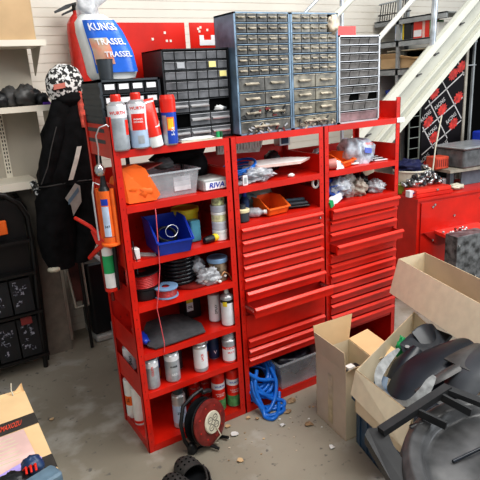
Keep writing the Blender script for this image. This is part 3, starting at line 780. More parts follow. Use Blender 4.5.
tag(b.build('copper_wire'), 'short bent copper wire in front of the blue-lidded jar', 'wire')
# fifth shelf: cloth + black box
z = S[4]
mpts = [(.126, .228), (.075, .055), (.100, .010), (.205, .004), (.392, .020), (.415, .11), (.385, .285), (.300, .315), (.170, .300)]
def mz(x, y): return z+.012+.035*math.exp(-((x-.26)**2+(y-.17)**2)/.02)+.03*max(0, y-.1)
b = MB(); mc = (.25, .16); vs = []; L = len(mpts); R_ = 6
for j in range(R_+1):
    for p in mpts:
        k = j/R_; x, y = mc[0]*(1-k)+p[0]*k, mc[1]*(1-k)+p[1]*k; vs.append(V((x, y, mz(x, y))))
top = vs; bot = [q-V((0, 0, .008)) for q in vs]
fs = [(j*L+i, (j+1)*L+i, (j+1)*L+(i+1) % L, j*L+(i+1) % L) for j in range(R_) for i in range(L)]
b.add(top, fs, GREYC, True); b.add(bot, [tuple(reversed(f)) for f in fs], GREYC, True)
b.add(top[R_*L:]+bot[R_*L:], [(i, L+i, L+(i+1) % L, (i+1) % L) for i in range(L)], GREYC); tag(b.build('grey_mat'), 'large dark grey mat lying flat on the fifth shelf', 'mat')
b = MB(); b.blob((.075, .12, z+.035), (.028, .07, .028), BLUE, .3, 3, 2, 14, 8, flat=.1); b.blob((.07, .19, z+.05), (.02, .04, .02), BEIGE, .3, 3, 4, 12, 8)
tag(b.build('blue_cloth'), 'blue and beige rag poking out under the grey mat', 'rag')
T = thing('oil_box', 'black carton with yellow and white label at the back of the fifth shelf', 'carton', (.44, .25, z))
b = MB(); b.bevbox(.385, .482, .235, .33, z+.001, z+.215, BLACKPL, .006); b.build('carton_body', T)
b = MB(); b.box(.392, .432, .2325, .2345, z+.10, z+.19, YELLOW); b.box(.392, .432, .2325, .2345, z+.05, z+.10, WHITEP); b.text('OIL', (.412, .232, z+.075), (1,0,0), (0,0,1), .02, BLACKPL); b.build('label', T)

# ================================================================== MIDDLE CABINET CONTENTS
z = S[1]
T = thing('blue_hose', 'thin blue hose coiled at the back of the middle upper shelf', 'hose', (.74, .14, z))
b = MB(); pts = []
for i in range(5*18):
    a = 2*PI*i/18; rr = .085+.012*math.sin(i*.31); pts.append((.745+rr*1.1*math.cos(a), .17+rr*math.sin(a), z+.03+.010*i/18+.02*math.sin(a*.5+1)+.02*math.cos(a)))
b.tube(pts, .0075, BLUEHOSE, 6); b.build('hose_loop', T)
T = thing('dish', 'flat white conical lamp cover lying on the middle upper shelf', 'cover', (.93, .10, z))
b = MB(); b.slab([(.79, .06, z+.070), (1.06, .03, z+.066), (1.145, .06, z+.076), (1.03, .13, z+.084), (.80, .16, z+.085)], (.01, 0, .014), WHITE, M('pinkish_edge', (.70, .50, .45), .5)); b.build('cover_plate', T)
b = MB()
for i in range(7):
    b.slab([(.655+i*.03, .03+.01*i, z+.003+.006*i), (.73+i*.028, .025, z+.006+.004*i), (.75+i*.028, .14, z+.02+.004*i), (.66+i*.03, .15, z+.012+.006*i)], (0, 0, .003), random.choice((CLEARB, CANW, LIDB)))
b.blob((.80, .10, z+.035), (.09, .07, .04), CLEARB, .4, 3, 3, 34, 22, cr=1.2)
tag(b.build('packing_film'), 'crumpled clear and pale blue packing film on the middle upper shelf', 'packing')
b = MB(); b.box(.672, .70, .010, .016, z+.003, z+.055, WHITEP); b.box(.679, .693, .008, .010, z+.012, z+.045, SILVER)
tag(b.build('white_switch'), 'small white bracket at the left front of the middle upper shelf', 'bracket')
b = MB(); b.blob((1.00, .035, z+.010), (.022, .015, .010), WHITE, .5, 4, 4, 12, 8, flat=.1); tag(b.build('white_clip'), 'small white clip on the lip of the middle upper shelf', 'clip')
b = MB(); b.blob((.99, .20, z+.075), (.045, .05, .06), BLACKPL, .2, 3, 4); b.blob((.99, .155, z+.085), (.010, .006, .005), WHITE, .2, 3, 4, 8, 6)
tag(b.build('black_housing'), 'round black housing behind the white cover plate', 'housing')
T = thing('egg_crate', 'white ribbed plastic tray hanging below the top at the back of the middle cabinet', 'tray', (.77, .25, S[0]-.1))
b = MB()
b.slab([(.66, .24, S[0]-.11), (.93, .24, S[0]-.125), (.96, .24, S[0]-.06), (.95, .24, S[0]-.03), (.66, .24, S[0]-.03)], (0, .02, 0), M('egg_crate_white', (.62, .66, .58), .5, n=.2, sc=50)); 
for i in range(15): b.box(.675+i*.019, .680+i*.019, .236, .24, S[0]-.10, S[0]-.04, WHITE)
b.build('tray_body', T)
T = thing('meter_box', 'grey framed dark box at the back of the middle upper shelf', 'box', (1.16, .3, S[0]-.15))
b = MB(); b.bevbox(1.10, 1.27-.09, .28, .34, z+.14, S[0]-.04, SILVER, .004); b.box(1.115, 1.165, .277, .28, z+.15, S[0]-.05, NAVY); b.build('box_body', T)
# lower mid shelf
z = 1.130
stack_bin('stacking_bin', 'orange open-fronted bin on the middle cabinet shelf above the drawers', .895, .115, z+.002, .150, .16, .085, ORANGE, 4)
T = thing('tray', 'black shallow tray with grey handle right of the orange bin', 'tray', (1.08, .12, z))
X = Tr(1.075, .13, z+.006, -18)
b = MB(); b.bevbox(-.085, .085, -.07, .07, 0, .012, BLACKPL, .01, X); b.bevbox(-.075, .075, -.06, .06, .012, .028, DARKPL, .01, X); b.build('tray_body', T)
b = MB(); b.box(-.06, .07, -.005, .012, .028, .040, GREYBL, X); b.box(-.05, .03, .03, .045, .028, .034, SILVER, X); b.build('handle', T)
b = MB(); b.lathe([(.035, 0), (.038, .004), (.038, .055), (.020, .068), (.020, .09)], (.665+.012, .045, z+.001), DARKPL, 18)
b.lathe([(.0375, 0), (.040, .002), (.040, .016), (.036, .019)], (.677, .045, z+.05), M('cream_lid', (.70, .62, .38), .5), 18)
tag(b.build('glue_jar'), 'dark jar with cream lid in the left corner above the drawers', 'jar')
b = MB(); b.lathe([(.022, 0), (.026, .02), (.026, .10), (.012, .12)], (.728, .10, z+.001), NAVY, 16); b.lathe([(.013, 0), (.013, .03), (.009, .034)], (.728, .10, z+.118), BLUE, 12)
tag(b.build('dark_bottle'), 'small dark blue bottle next to the cream-lidded jar', 'bottle')
T = thing('clear_bag', 'clear plastic bottle with white cap lying in front of the orange bin', 'bottle', (.77, .05, z))
X = Tr(.765, .075, z+.028, -35)
b = MB(); b.lathe([(.018, -.06), (.026, -.05), (.026, .03), (.011, .05), (.011, .06)], (0, 0, 0), CLEARB, 16, axis=(1, 0, 0)); b.build('bottle_body', T, T=X)
b = MB(); b.lathe([(.013, .058), (.013, .075), (0, .076)], (0, 0, 0), WHITE, 12, axis=(1, 0, 0)); b.build('cap', T, T=X)
b = MB(); b.blob((.77, .22, z+.06), (.10, .07, .06), M('teal_film', (.20, .38, .40), .3, alpha=.8), .35, 3, 21, flat=.1); b.blob((.92, .30, z+.06), (.12, .05, .07), M('green_grey_film', (.34, .42, .36), .3), .3, 3, 22, flat=.1)
tag(b.build('wrapped_bundle'), 'teal plastic wrapped bundle behind the orange bin', 'bundle')
b = MB(); pts = [(1.165+.022*math.cos(a), .03, S[1]-.055+.028*math.sin(a)) for a in [2*PI*i/16 for i in range(16)]]; b.tube(pts, .008, WHITE, 8, True)
tag(b.build('tape_roll'), 'small roll of white tape hung under the middle upper shelf', 'tape')

# ================================================================== RIGHT CABINET CONTENTS
z = S[1]
T = thing('carrier_bag', 'translucent white bag of parts on the upper shelf of the end cabinet', 'bag', (1.59, .14, z))
b = MB()
b.loft([(V((1.58, .13, z+.002)), .085, .07), (V((1.58, .13, z+.04)), .105, .085), (V((1.575, .13, z+.09)), .105, .085), (V((1.56, .13, z+.125)), .095, .075), (V((1.54, .13, z+.15)), .05, .04)], M('white_film_bag', (.60, .67, .76), .25, n=.35, sc=26, alpha=.9), 44, .050, 22, 3, p=3.)
b.build('bag_film', T)
b = MB(); b.slab([(1.545, .035, z+.07), (1.60, .035, z+.06), (1.605, .04, z+.09), (1.55, .04, z+.10)], (0, -.004, 0), BLUE); b.text('PARTS', (1.575, .030, z+.12), (1, 0, -.1), (.1, .2, 1), .02, CANR); b.build('print', T)
stack_bin('stacking_bin', 'orange open-fronted bin lying on the end cabinet upper shelf', 1.395, .12, z+.002, .16, .15, .075, ORANGE, 20)
b = MB(); b.lathe([(.0, 0), (.028, .001), (.030, .006), (.030, .045), (.026, .05), (0, .05)], (1.262+.012, .05, z+.032), M('rose_lid', (.62, .25, .22), .4), 18, axis=(.8, -.6, .1))
tag(b.build('small_tub'), 'small pink and grey tub lying left of the orange bin', 'tub')
tag(MB().slab([(1.305, .012, z+.003), (1.365, .012, z+.003), (1.350, .02, z+.045), (1.31, .02, z+.05)], (0, .02, .004), WHITEP).build('paper_card'), 'folded white card in front of the orange bin on the end cabinet', 'card')
b = MB(); b.blob((1.27+.02, .16, z+.085), (.035, .03, .03), CANG, .2, 3, 1, 14, 8); b.blob((1.275, .14, z+.045), (.03, .03, .05), DARKPL, .3, 3, 4, 14, 8)
tag(b.build('grey_motor'), 'grey and black motor part in the left corner of the end cabinet', 'motor')
b = MB()
for i in range(6): b.box(-.045, .045, -.008, .006, 0, .006, BLACKPL if i % 2 else WHITEP, T=Tr(1.70, .055+.02*i, z+.004+.003*i, -12))
tag(b.build('manual_stack'), 'black and white leaflets fanned at the right of the upper shelf', 'leaflets')
b = MB(); b.blob((1.50, .08, z+.008), (.05, .03, .008), WHITE, .4, 4, 1, 14, 6, flat=.1)
tag(b.build('white_rag'), 'flat white scrap between the orange bin and the film bag', 'rag')
z = 1.130
for i, (c, r, m, lab, sd) in enumerate((((1.33, .12, z+.055), (.085, .075, .065), M('blue_film', (.03, .08, .36), .25), 'dark blue plastic bag at the left of the lower open shelf', 31),
      ((1.37, .07, z+.075), (.075, .05, .05), CLEARB, 'clear bag lying over the dark blue bag', 32),
      ((1.475, .13, z+.07), (.06, .06, .085), M('beige_film', (.50, .46, .42), .3, alpha=.9), 'tall greyish bag in the middle of the lower open shelf', 33),
      ((1.545, .09, z+.045), (.05, .05, .05), M('tan_film', (.42, .36, .30), .35), 'tan bag right of the tall greyish bag', 34),
      ((1.615, .15, z+.05), (.05, .06, .055), BLACKPL, 'black wrapped part behind the clear bag on the lower shelf', 35),
      ((1.68, .08, z+.035), (.055, .05, .038), CLEARB, 'clear bag at the right end of the lower open shelf', 36))):
    tag(MB().blob(c, r, m, .42, 3, sd, 36, 24, flat=.05, cr=1.1).build('plastic_bag'), lab, 'bag', 'bags on the lower open shelf')
T = thing('white_carton', 'small white carton with green end lying at the shelf lip', 'carton', (1.29, .03, z))
X = Tr(1.31, .028, z+.004, 15, 0, -18)
b = MB(); b.box(-.045, .045, -.02, .02, 0, .038, WHITEP, X); b.build('carton_body', T)
MB().box(-.075, -.0455, -.019, .019, 0.001, .037, GREEN, X).build('end_flap', T)
tag(MB().slab([(1.70, .2, S[1]-.12), (1.79, .2, S[1]-.10), (1.79, .2, S[1]-.045), (1.68, .2, S[1]-.04)], (0, .02, 0), CARDL).build('cardboard_piece'), 'pale cardboard piece high at the back of the lower open shelf', 'cardboard')

# ================================================================== BELOW THE MIDDLE CABINET
T = thing('storage_box', 'clear plastic crate with dark contents under the lowest drawer', 'box', (.98, .14, .05))
openbox(T, 'tub', .835, 1.185, -.02, .33, .047, .19, M('thin_clear_plastic', (.62, .66, .70), .15, n=.1, alpha=.22, spec=.7), .035, .010)
tag(MB().blob((1.01, .13, .175), (.145, .125, .080), M('dark_junk', (.02, .015, .03), .3, n=.6, sc=40), .4, 4, 17, flat=.1).build('dark_bundle'), 'dark tangled bundle inside the clear crate', 'bundle')
T = thing('hose_coil', 'thick blue hose coiled under the middle cabinet and spilling on the floor', 'hose', (.72, .08, 0))
b = MB(); pts = []
random.seed(21)
for i in range(11*18):
    a = 2*PI*i/18; rr = .092+.018*math.sin(i*.23)+.01*math.sin(i*.71)
    pts.append((.722+rr*math.cos(a), .075+.085*math.sin(a)*.9+.02*math.sin(i*.2), .165+rr*.85*math.sin(a+.5*math.sin(i*.05))+.02*math.sin(i*.13)))
b.tube(pts, .0115, BLUEHOSE, 8)
for tail in ([(.66, .03, .22), (.68, -.0, .15), (.74, -.04, .07), (.82, -.06, .03), (.80, -.085, .014), (.72, -.06, .014), (.655, -.02, .07), (.65, .02, .15)],
             [(.64, .05, .19), (.655, -.03, .10), (.67, -.09, .016), (.72, -.125, .013), (.78, -.12, .013), (.795, -.08, .013), (.74, -.05, .016), (.68, -.05, .04), (.65, -.03, .11), (.66, .02, .18)],
             [(.70, .02, .24), (.66, -.02, .15), (.67, -.07, .05), (.66, -.11, .013), (.69, -.15, .013), (.75, -.11, .014), (.80, -.045, .03), (.83, -.01, .06)],
             [(.80, .03, .22), (.81, -.01, .14), (.77, -.05, .06), (.70, -.08, .02), (.66, -.07, .05), (.65, -.02, .12)],
             [(.64, .02, .24), (.70, -.01, .19), (.78, -.01, .16), (.82, .02, .11), (.79, -.02, .06), (.72, -.03, .09), (.66, -.0, .13), (.64, .03, .10)]):
    b.tube(spl(tail), .0118, BLUEHOSE, 8)
b.build('hose', T)

# ================================================================== HANGING ON THE UNIT SIDE
def gun(name, label, x, y, ztop, h, r, frame, body, bandm, txt, hx):
    T = thing(name, label, 'caulking gun', (x, y, ztop-h))
    z0 = ztop-h
    b = MB(); b.lathe([(r, 0, body), (r, h*.12, bandm), (r, h*.13, body), (r, h*.88, body), (r, h, body), (r*.4, h+.004, body)], (x, y, z0), body, 20)
    b.patch_cyl((x, y, z0), r+.0004, h*.14, h*.72, R(-62), R(-2), M('cart_lab', (.50, .60, .75), .4)); b.text_cyl(txt, (x, y, z0), r+.0008, h*.33, R(-30), r*.5, BLACKPL, False)
    b.patch_cyl((x, y, z0), r+.0004, h*.74, h*.86, R(-62), R(-2), BLUE)
    b.build('cartridge', T)
    b = MB()
    for a in (R(-140), R(40)):
        b.tube([(x+math.sin(a)*(r+.008), y-math.cos(a)*(r+.008), z0-.01), (x+math.sin(a)*(r+.008), y-math.cos(a)*(r+.008), z0+h+.01)], .010, frame, 8)
    b.lathe([(r+.008, 0), (r+.012, .004), (r+.012, .012), (r+.004, .016)], (x, y, z0-.015), frame, 20); b.build('cradle', T)
    b = MB(); b.lathe([(r*.9, 0), (r*.55, .02), (r*.38, .05), (r*.30, .09)], (x, y, z0+h), BLACKPL, 16); b.build('nozzle', T)
    b = MB(); b.tube([(x-.02, y, z0+h+.03), (x-.045, y, z0+h+.045), (x-.055, y, z0+h+.0), (x-.055, y, z0+.02)], .0045, SILVER, 8); b.build('rod', T)
    return T
T = gun('caulking_gun', 'orange caulking gun with printed cartridge hanging on the side of the shelving', -.042, .055, 1.405, .245, .031, ORANGE, ORANGE, NAVY, '347', 0)
b = MB(); b.tube([(-.055, .055, 1.485), (-.052, .03, 1.60), (-.06, .015, 1.655), (-.045, .0, 1.690), (-.015, -.01, 1.700), (-.006, -.006, 1.690)], .0035, SILVER, 8); b.build('hook', T)
b = MB(); b.blob((-.05, .055, 1.50), (.022, .022, .03), CHROME, .3, 4, 3, 12, 8); b.build('coupling', T)
b = MB(); b.tube([(-.06, .06, 1.155), (-.10, .16, 1.225), (-.13, .30, 1.245)], .010, CANR, 8); b.tube([(-.06, .08, 1.155), (-.09, .16, 1.10), (-.10, .25, 1.045)], .012, CANR, 8)
b.slab([(-.05, .05, 1.13), (-.09, .14, 1.14), (-.10, .17, 1.20), (-.055, .05, 1.21)], (.012, .006, 0), CANR); b.build('handle', T)
T = thing('sealant_cartridge', 'white cartridge with wide green band hanging below the orange gun', 'cartridge', (-.05, .09, .96))
b = MB(); b.lathe([(.030, 0, WHITE), (.030, .075, GREEN), (.030, .165, WHITE), (.030, .225, WHITE), (.012, .23, WHITE)], (-.045, .13, .915), WHITE, 20); b.build('cartridge_tube', T)
b = MB(); b.lathe([(.032, 0), (.034, .004), (.034, .016), (.008, .02)], (-.045, .13, .895), CANR, 18); b.tube([(-.045, .13, .90), (-.045, .13, .84)], .008, MAROON, 8); b.build('plunger', T)
b = MB(); b.tube([(-.075, .13, .90), (-.078, .13, 1.14)], .006, MAROON, 6); b.tube([(-.02, .11, .90), (-.015, .10, 1.14)], .011, BLACKPL, 6); b.build('cradle', T)
# red thin cable hanging down the front
b = MB(); b.tube([(.235, .003, 1.30), (.232, -.008, 1.27), (.228, -.01, 1.15), (.222, -.01, 1.0), (.205, -.012, .90), (.185, -.012, .80), (.195, -.012, .70), (.205, -.01, .60), (.20, -.006, .55)], .0028, M('pinkred_cord', (.72, .12, .14), .4), 6)
b.v = [q+V((-.062, 0, 0)) for q in b.v]
tag(b.build('red_cable'), 'thin red cable hanging down the front of the shelves', 'cable')

# ================================================================== CABLE REEL, SHOES, DEBRIS
T = thing('cable_reel', 'maroon cable reel with round socket plate leaning on the shelving', 'cable reel', (.28, -.1, 0))
X = Matrix.Translation((.290, -.110, .139)) @ Matrix.Rotation(R(22), 4, 'Z') @ Matrix.Rotation(R(-10), 4, 'X') @ Matrix.Scale(.92, 4)
ax = (0, -1, 0)
b = MB(); b.lathe([(.095, 0), (.128, .0), (.132, .005), (.130, .012), (.110, .017), (.05, .020), (0, .020)], (0, -.02, 0), MAROON, 36, axis=ax)
for i in range(8): a = 2*PI*i/8+.2; b.lathe([(.006, 0), (.004, .003)], (.095*math.cos(a), -.037, .095*math.sin(a)), REDD, 8, axis=ax)
b.build('drum', T, T=X)
b = MB(); b.lathe([(.064, 0), (.066, .004), (.062, .010), (0, .010)], (.006, -.040, 0), BEIGE, 28, axis=ax)
SP = b.build('socket_plate', T, T=X)
for q in range(4):
    a = PI/4+q*PI/2; c = (.006+.030*math.cos(a), -.048, .030*math.sin(a))
    s_ = MB(); s_.lathe([(.0185, 0), (.020, .003), (.016, .003), (.016, .001), (0, .001)], c, GREYPL, 16, axis=ax)
    s_.lathe([(.003, 0), (.003, .001)], (c[0]-.006, c[1]-.002, c[2]), BLACKPL, 6, axis=ax); s_.lathe([(.003, 0), (.003, .001)], (c[0]+.006, c[1]-.002, c[2]), BLACKPL, 6, axis=ax)
    s_.build('socket', SP, T=X)
b = MB(); b.lathe([(.125, 0), (.132, .004), (.132, .012), (.085, .014), (.085, .055), (.132, .057), (.134, .062), (.132, .068), (.05, .070)], (0, .05, 0), BLACKPL, 32, axis=ax); b.build('back_flange', T, T=X)
b = MB()
b.tube([(-.10, .06, -.155), (-.142, .055, -.05), (-.145, .052, .05), (-.10, .05, .14), (-.03, .03, .172), (.05, .03, .172)], .011, BLACKPL, 8); b.tube([(.02, .0, .172), (.06, -.01, .165), (.11, .03, .13)], .014, BLACKPL, 8)
b.tube([(-.10, .06, -.150), (.0, .03, -.145), (.08, .01, -.145)], .010, BLACKPL, 8); b.tube([(-.03, -.02, -.13), (-.02, -.075, -.145)], .009, BLACKPL, 8); b.tube([(.075, .02, -.14), (.085, -.06, -.142)], .009, BLACKPL, 8)
b.build('stand', T, T=X)
b = MB(); b.lathe([(.022, 0), (.026, .008), (.026, .03), (.018, .05), (.012, .058)], (.188, -.125, .002), BLACKPL, 16); b.tube([(.188, -.125, .055), (.2, -.10, .075), (.22, -.08, .07)], .006, BLACKPL, 6); b.build('plug', T)
b = MB(); b.tube([(.325, -.155, .115), (.34, -.17, .07), (.30, -.16, .03), (.33, -.15, .012)], .004, BEIGE, 6); b.build('cord_tail', T)

def clog(label, x, y, rz):
    T = thing('clog', label, 'shoe', (x, y, 0), 'pair of dark clogs on the floor'); X = Tr(x, y, 0, rz); L = .28
    def outline(t):  # t 0 heel -> 1 toe half width
        return .042+.022*math.sin(PI*min(1, t*1.02))**.8*(1 if t > .3 else .8)+.006*t
    n = 26
    def rings(z, k):
        pts = []
        for i in range(n):
            a = 2*PI*i/n; t = .5+.5*math.cos(a); w_ = outline(t)*abs(math.sin(a))**.75
            pts.append(V((math.copysign(w_, math.sin(a))*k, (t-.5)*L*(.96+.04*k), z)))
        return pts
    b = MB(); r1 = rings(.0, .96); r2 = rings(.012, 1.02); r3 = rings(.028, 1.0)
    for a, c in ((r1, r2), (r2, r3)): b.add(a+c, [(i, (i+1) % n, n+(i+1) % n, n+i) for i in range(n)], DARKPL, True)
    b.add(r1, [tuple(range(n))], DARKPL); b.add(rings(.022, .9), [tuple(range(n))], BLACKPL); b.build('sole', T, T=X)
    CL = M('clog_grey', (.040, .038, .036), .6, n=.2, sc=30)
    def upper(u, v):  # u around -1..1 ; v from opening (0) to toe (1)
        t = .48+.52*v; a = (u*2-1)*PI/2; w_ = outline(min(t, .999))*(1-.0*v)
        if v > .55: w_ *= math.sqrt(max(0.0, 1-((v-.55)/.46)**2))*.98+.02
        hz = .075*math.sqrt(max(0.02, 1-(max(0, v-.25)/.78)**2.2))
        return (w_*math.sin(a)*1.02, (t-.5)*L, .02+hz*math.cos(a)**.8 if math.cos(a) > 0 else .02)
    b = MB(); b.grid(upper, 16, 14, CL, .005)
    for (u, v) in [(uu, vv) for vv in (.25, .45, .65) for uu in (.25, .38, .5, .62, .75)]:
        p0 = V(upper(u, v)); p1 = V(upper(u+.02, v)); p2 = V(upper(u, v+.02)); nn = (p1-p0).cross(p2-p0).normalized()
        if nn.z < 0: nn = -nn
        b.lathe([(.0052, 0), (.0052, .0012), (0, .0012)], p0+nn*.0003, DARKIN, 8, axis=nn)
    b.build('upper', T, T=X)
    b = MB()
    def heel(u, v):
        a = PI+(u-.5)*PI*1.0; t = .5+.5*math.cos(a)*.96
        return (math.copysign(outline(max(.02, t))*abs(math.sin(a))**.75, math.sin(a))*1.0, (t-.5)*L, .022+.030*v)
    b.grid(heel, 16, 3, CL, .005)
    b.tube([(-.058, .0, .065), (-.05, -.04, .06), (-.03, -.085, .055), (0, -.10, .054), (.03, -.085, .055), (.05, -.04, .06), (.058, .0, .065)], .006, CL, 6)
    b.build('strap', T, T=X)
clog('dark grey clog showing its holed upper, the one nearer the cable reel', .098, -.320, 4)
clog('dark grey clog mostly cut off below, the one further from the cable reel', -.012, -.392, -2)

random.seed(3)
junk = [(.445, -.13, .028, WHITE, 'white crumpled scrap on the floor right of the cable reel'), (.36, -.33, .02, CARD, 'tan scrap on the floor in front of the shelving'), (.62, -.09, .012, DIRT, 'small brown leaf below the blue hose'),
        (.70, -.22, .02, WHITE, 'pale scrap on the floor beside the tall box'), (.80, -.13, .030, DIRT, 'brown dry leaf beside the blue hose end'), (.88, -.06, .035, DIRT, 'brown dry leaf in front of the clear crate'),
        (-.36, .62, .020, CARD, 'tan chip on the open floor by the shelving side'), (.45, .0-.05, .02, CARD, 'tan wood chip at the base of the cans shelf'), (.82, -.30, .03, DIRT, 'brown debris patch in front of the tall box'), (.58, -.02-.03, .016, CARD, 'small tan chip below the shelving corner'), (.80, -.52, .02, WHITE, 'white scrap at the foot of the tall cardboard box')]
for x, y, r, m, lab in junk:
    b = MB(); n = 7; pts = [(x+r*(.6+.5*random.random())*math.cos(2*PI*i/n), y+r*(.5+.5*random.random())*math.sin(2*PI*i/n), .0015+.010*random.random()) for i in range(n)]
    b.slab(pts, (0, 0, .003), m); tag(b.build('floor_scrap'), lab, 'scrap')
b = MB()
for i in range(34):
    x = random.gauss(.70, .28); y = -.12-abs(random.gauss(0, .16)); r = random.uniform(.003, .009)
    if x > .88 and y < -.2: continue
    b.slab([(x+r, y, .001), (x, y+r*.7, .001), (x-r, y, .001), (x, y-r, .001)], (0, 0, .0025), random.choice((DIRT, WHITE, CARD, CARDG)))
tag(b.build('floor_debris', origin=(.7, -.2, 0)), 'fine crumbs scattered over the concrete near the tall box', 'debris', kind='stuff')

# ================================================================== TALL CARDBOARD BOX
T = thing('cardboard_box', 'tall narrow cardboard box with open flaps in front of the drawers', 'box', (1.02, -.39, 0))
C = [V((.925, -.245, 0)), V((.893, -.520, 0)), V((1.10, -.530, 0)), V((1.155, -.255, 0))]
H = .405
def up(p, h): return V((p.x, p.y, h))
b = MB(); cen = sum(C, V())/4
for i in range(4):
    a, c = C[i], C[(i+1) % 4]; inw = (cen-(a+c)/2).normalized()*.004
    b.slab([a, c, up(c, H), up(a, H)], inw, CARDG if i == 0 else CARDL, CARDED)
b.slab([up(p, .002) for p in C], (0, 0, .003), CARD); b.build('box_walls', T)
b = MB(); m0 = (C[0]+C[1])/2; dr = (C[1]-C[0]).normalized()
nn = V((-1, .116, 0)).normalized()*.0015
b.add([m0-dr*.022+nn+V((0,0,.03)), m0+dr*.022+nn+V((0,0,.03)), m0+dr*.022+nn+V((0,0,.33)), m0-dr*.022+nn+V((0,0,.33))], [(0,1,2,3)], TAPE); b.build('tape_strip', T)
def flap(par, a, c, d, m=CARDG, th=(0, 0, .004), inset=.0, mat2=None):
    a, c = V(a), V(c); e = (c-a)*inset
    MB().slab([a, c, c-e+V(d), a+e+V(d)], th, m, CARDED).build('flap', par)
flap(T, up(C[0], H), up(C[1], H), (-.012, .0, .115), CARDG, (.004, 0, 0))
flap(T, up(C[3], H), up(C[0], H), (.02, .02, .140), CARD, (0, -.004, 0), inset=-.09)
flap(T, up(C[1], H), up(C[2], H), (.03, -.035, .035), CARDL, (0, .004, 0))
flap(T, up(C[2], H), up(C[3], H), (.125, -.02, .03), CARDO, (0, 0, .004))
b = MB(); b.bevbox(.955, 1.07, -.47, -.40, .30, .355, BLACKPL, .01); tag(b.build('black_charger'), 'black boxy part inside the tall cardboard box', 'part')
tag(MB().box(.975, 1.02, -.455, -.42, .356, .372, WHITE).build('white_tag'), 'small white block on the black part inside the tall box', 'block')
b = MB(); b.lathe([(.012, 0), (.014, .004), (.014, .03), (.008, .034)], (.935, -.49, .33), YELLOW, 14); tag(b.build('yellow_cap'), 'yellow cap near the front corner inside the tall box', 'cap')

# ================================================================== BIG BOX OF BLACK PLASTIC PARTS
T = thing('plastic_crate', 'dark blue plastic crate on the floor beneath the big open cardboard box', 'crate', (1.15, -.85, 0))
def obox_quad(par, name, Q, z0, z1, m, th=.005, bottom=True, me=None):
    b = MB(); cen = sum((V((*q, 0)) for q in Q), V())/4; n = len(Q)
    for i in range(n):
        a, c = V((*Q[i], 0)), V((*Q[(i+1) % n], 0)); inw = (cen-(a+c)/2).normalized()*th
        b.slab([up(a, z0), up(c, z0), up(c, z1), up(a, z1)], inw, m, me)
    if bottom: b.slab([(q[0], q[1], z0) for q in Q], (0, 0, th), m)
    return b.build(name, par)
obox_quad(T, 'crate_walls', [(.935, -.555), (.862, -.83), (1.52, -1.0), (1.60, -.64)], .001, .27, SLATEB, .012)
b = MB(); b.slab([(.915, -.54, .262), (.835, -.85, .262), (1.54, -1.03, .262), (1.62, -.62, .262)], (0, 0, .014), SLATEB)
for i in range(4):
    t = (i+.5)/4; p = V((.935, -.555, 0)).lerp(V((.862, -.83, 0)), t); b.box(-.006, .003, -.01, .01, .01, .26, SLATEB, Tr(p.x, p.y, 0, -15))
b.build('crate_rim', T)
T = thing('cardboard_box', 'big open cardboard box full of black plastic mouldings', 'box', (1.1, -.8, .28))
A_, B_, C_, D_ = (.832, -.655), (1.550, -.375), (1.46, -.93), (.770, -1.055)
b = MB(); zb, zt = .278, .505
def wall(P, Q, m, zt1=zt, zt2=zt, z0=zb, th=.005, nm='box_wall'):
    p, q = V((*P, 0)), V((*Q, 0)); cen = V((1.15, -.76, 0)); inw = (cen-(p+q)/2).normalized()*th
    MB().slab([up(p, z0), up(q, z0), up(q, zt2), up(p, zt1)], inw, m, CARDED).build(nm, T)
wall(A_, B_, CARDL); wall(B_, C_, CARDL, zt, .36); wall(A_, D_, CARDL, zt, zt)
MB().slab([(*A_, zb), (*B_, zb), (*C_, zb), (*D_, zb)], (0, 0, .004), CARDG).build('box_bottom', T)
MB().slab([(A_[0], A_[1], zt+.002), (D_[0], D_[1], zt+.002), (D_[0]-.045, D_[1]+.01, zt-.135), (A_[0]-.022, A_[1]+.01, zt-.125)], (.003, 0, .004), M('cream_card', (.74, .66, .50), .75, n=.05), CARDED).build('flap', T)
# contents: black mouldings
def strip(label, pts, wid, m, crown=.03, th=.004, name='fender', cat='moulding', tw=None, nrm=(0, 0, 1)):
    P = [V(p) for p in pts]; N = len(P)
    def pt(t):
        f = t*(N-1); i = min(N-2, int(f)); k = f-i
        a = P[max(0, i-1)]; b_ = P[i]; c = P[i+1]; d_ = P[min(N-1, i+2)]
        return .5*((2*b_)+(-a+c)*k+(2*a-5*b_+4*c-d_)*k*k+(-a+3*b_-3*c+d_)*k**3)
    def wd(t):
        f = t*(len(wid)-1); i = min(len(wid)-2, int(f)); return wid[i]*(1-(f-i))+wid[i+1]*(f-i)
    def fn(u, v):
        p = pt(v); t = (pt(min(1, v+.01))-pt(max(0, v-.01))).normalized(); s_ = t.cross(V(nrm)).normalized(); n_ = s_.cross(t)
        w_ = wd(v); x = u*2-1
        return p+s_*w_*x+n_*crown*(1-x*x)
    b = MB(); b.grid(fn, 10, 26, m, th)
    return b
b = strip('', [(.97, -.80, .36), (1.07, -.80, .42), (1.20, -.80, .475), (1.34, -.83, .52), (1.46, -.87, .545)], [.09, .12, .115, .09, .075], BLACKSH, .028)
tag(b.build('mudguard'), 'long glossy black mudguard rising diagonally in the big box', 'moulding')
b = strip('', [(1.12, -1.00, .44), (1.22, -.99, .52), (1.34, -1.00, .565), (1.46, -1.03, .57), (1.56, -1.06, .54)], [.07, .095, .10, .10, .09], M('satin_grey_moulding', (.055, .06, .068), .35, n=.3, sc=5), .022)
tag(b.build('mudguard'), 'second broad satin grey mudguard at the right of the big box', 'moulding')
b = strip('', [(.90, -.90, .345), (1.0, -.90, .37), (1.14, -.92, .40), (1.3, -.93, .43)], [.09, .10, .10, .08], BLACKPL, .03)
tag(b.build('lower_guard'), 'matt black guard lying low under the glossy mudguard', 'moulding')
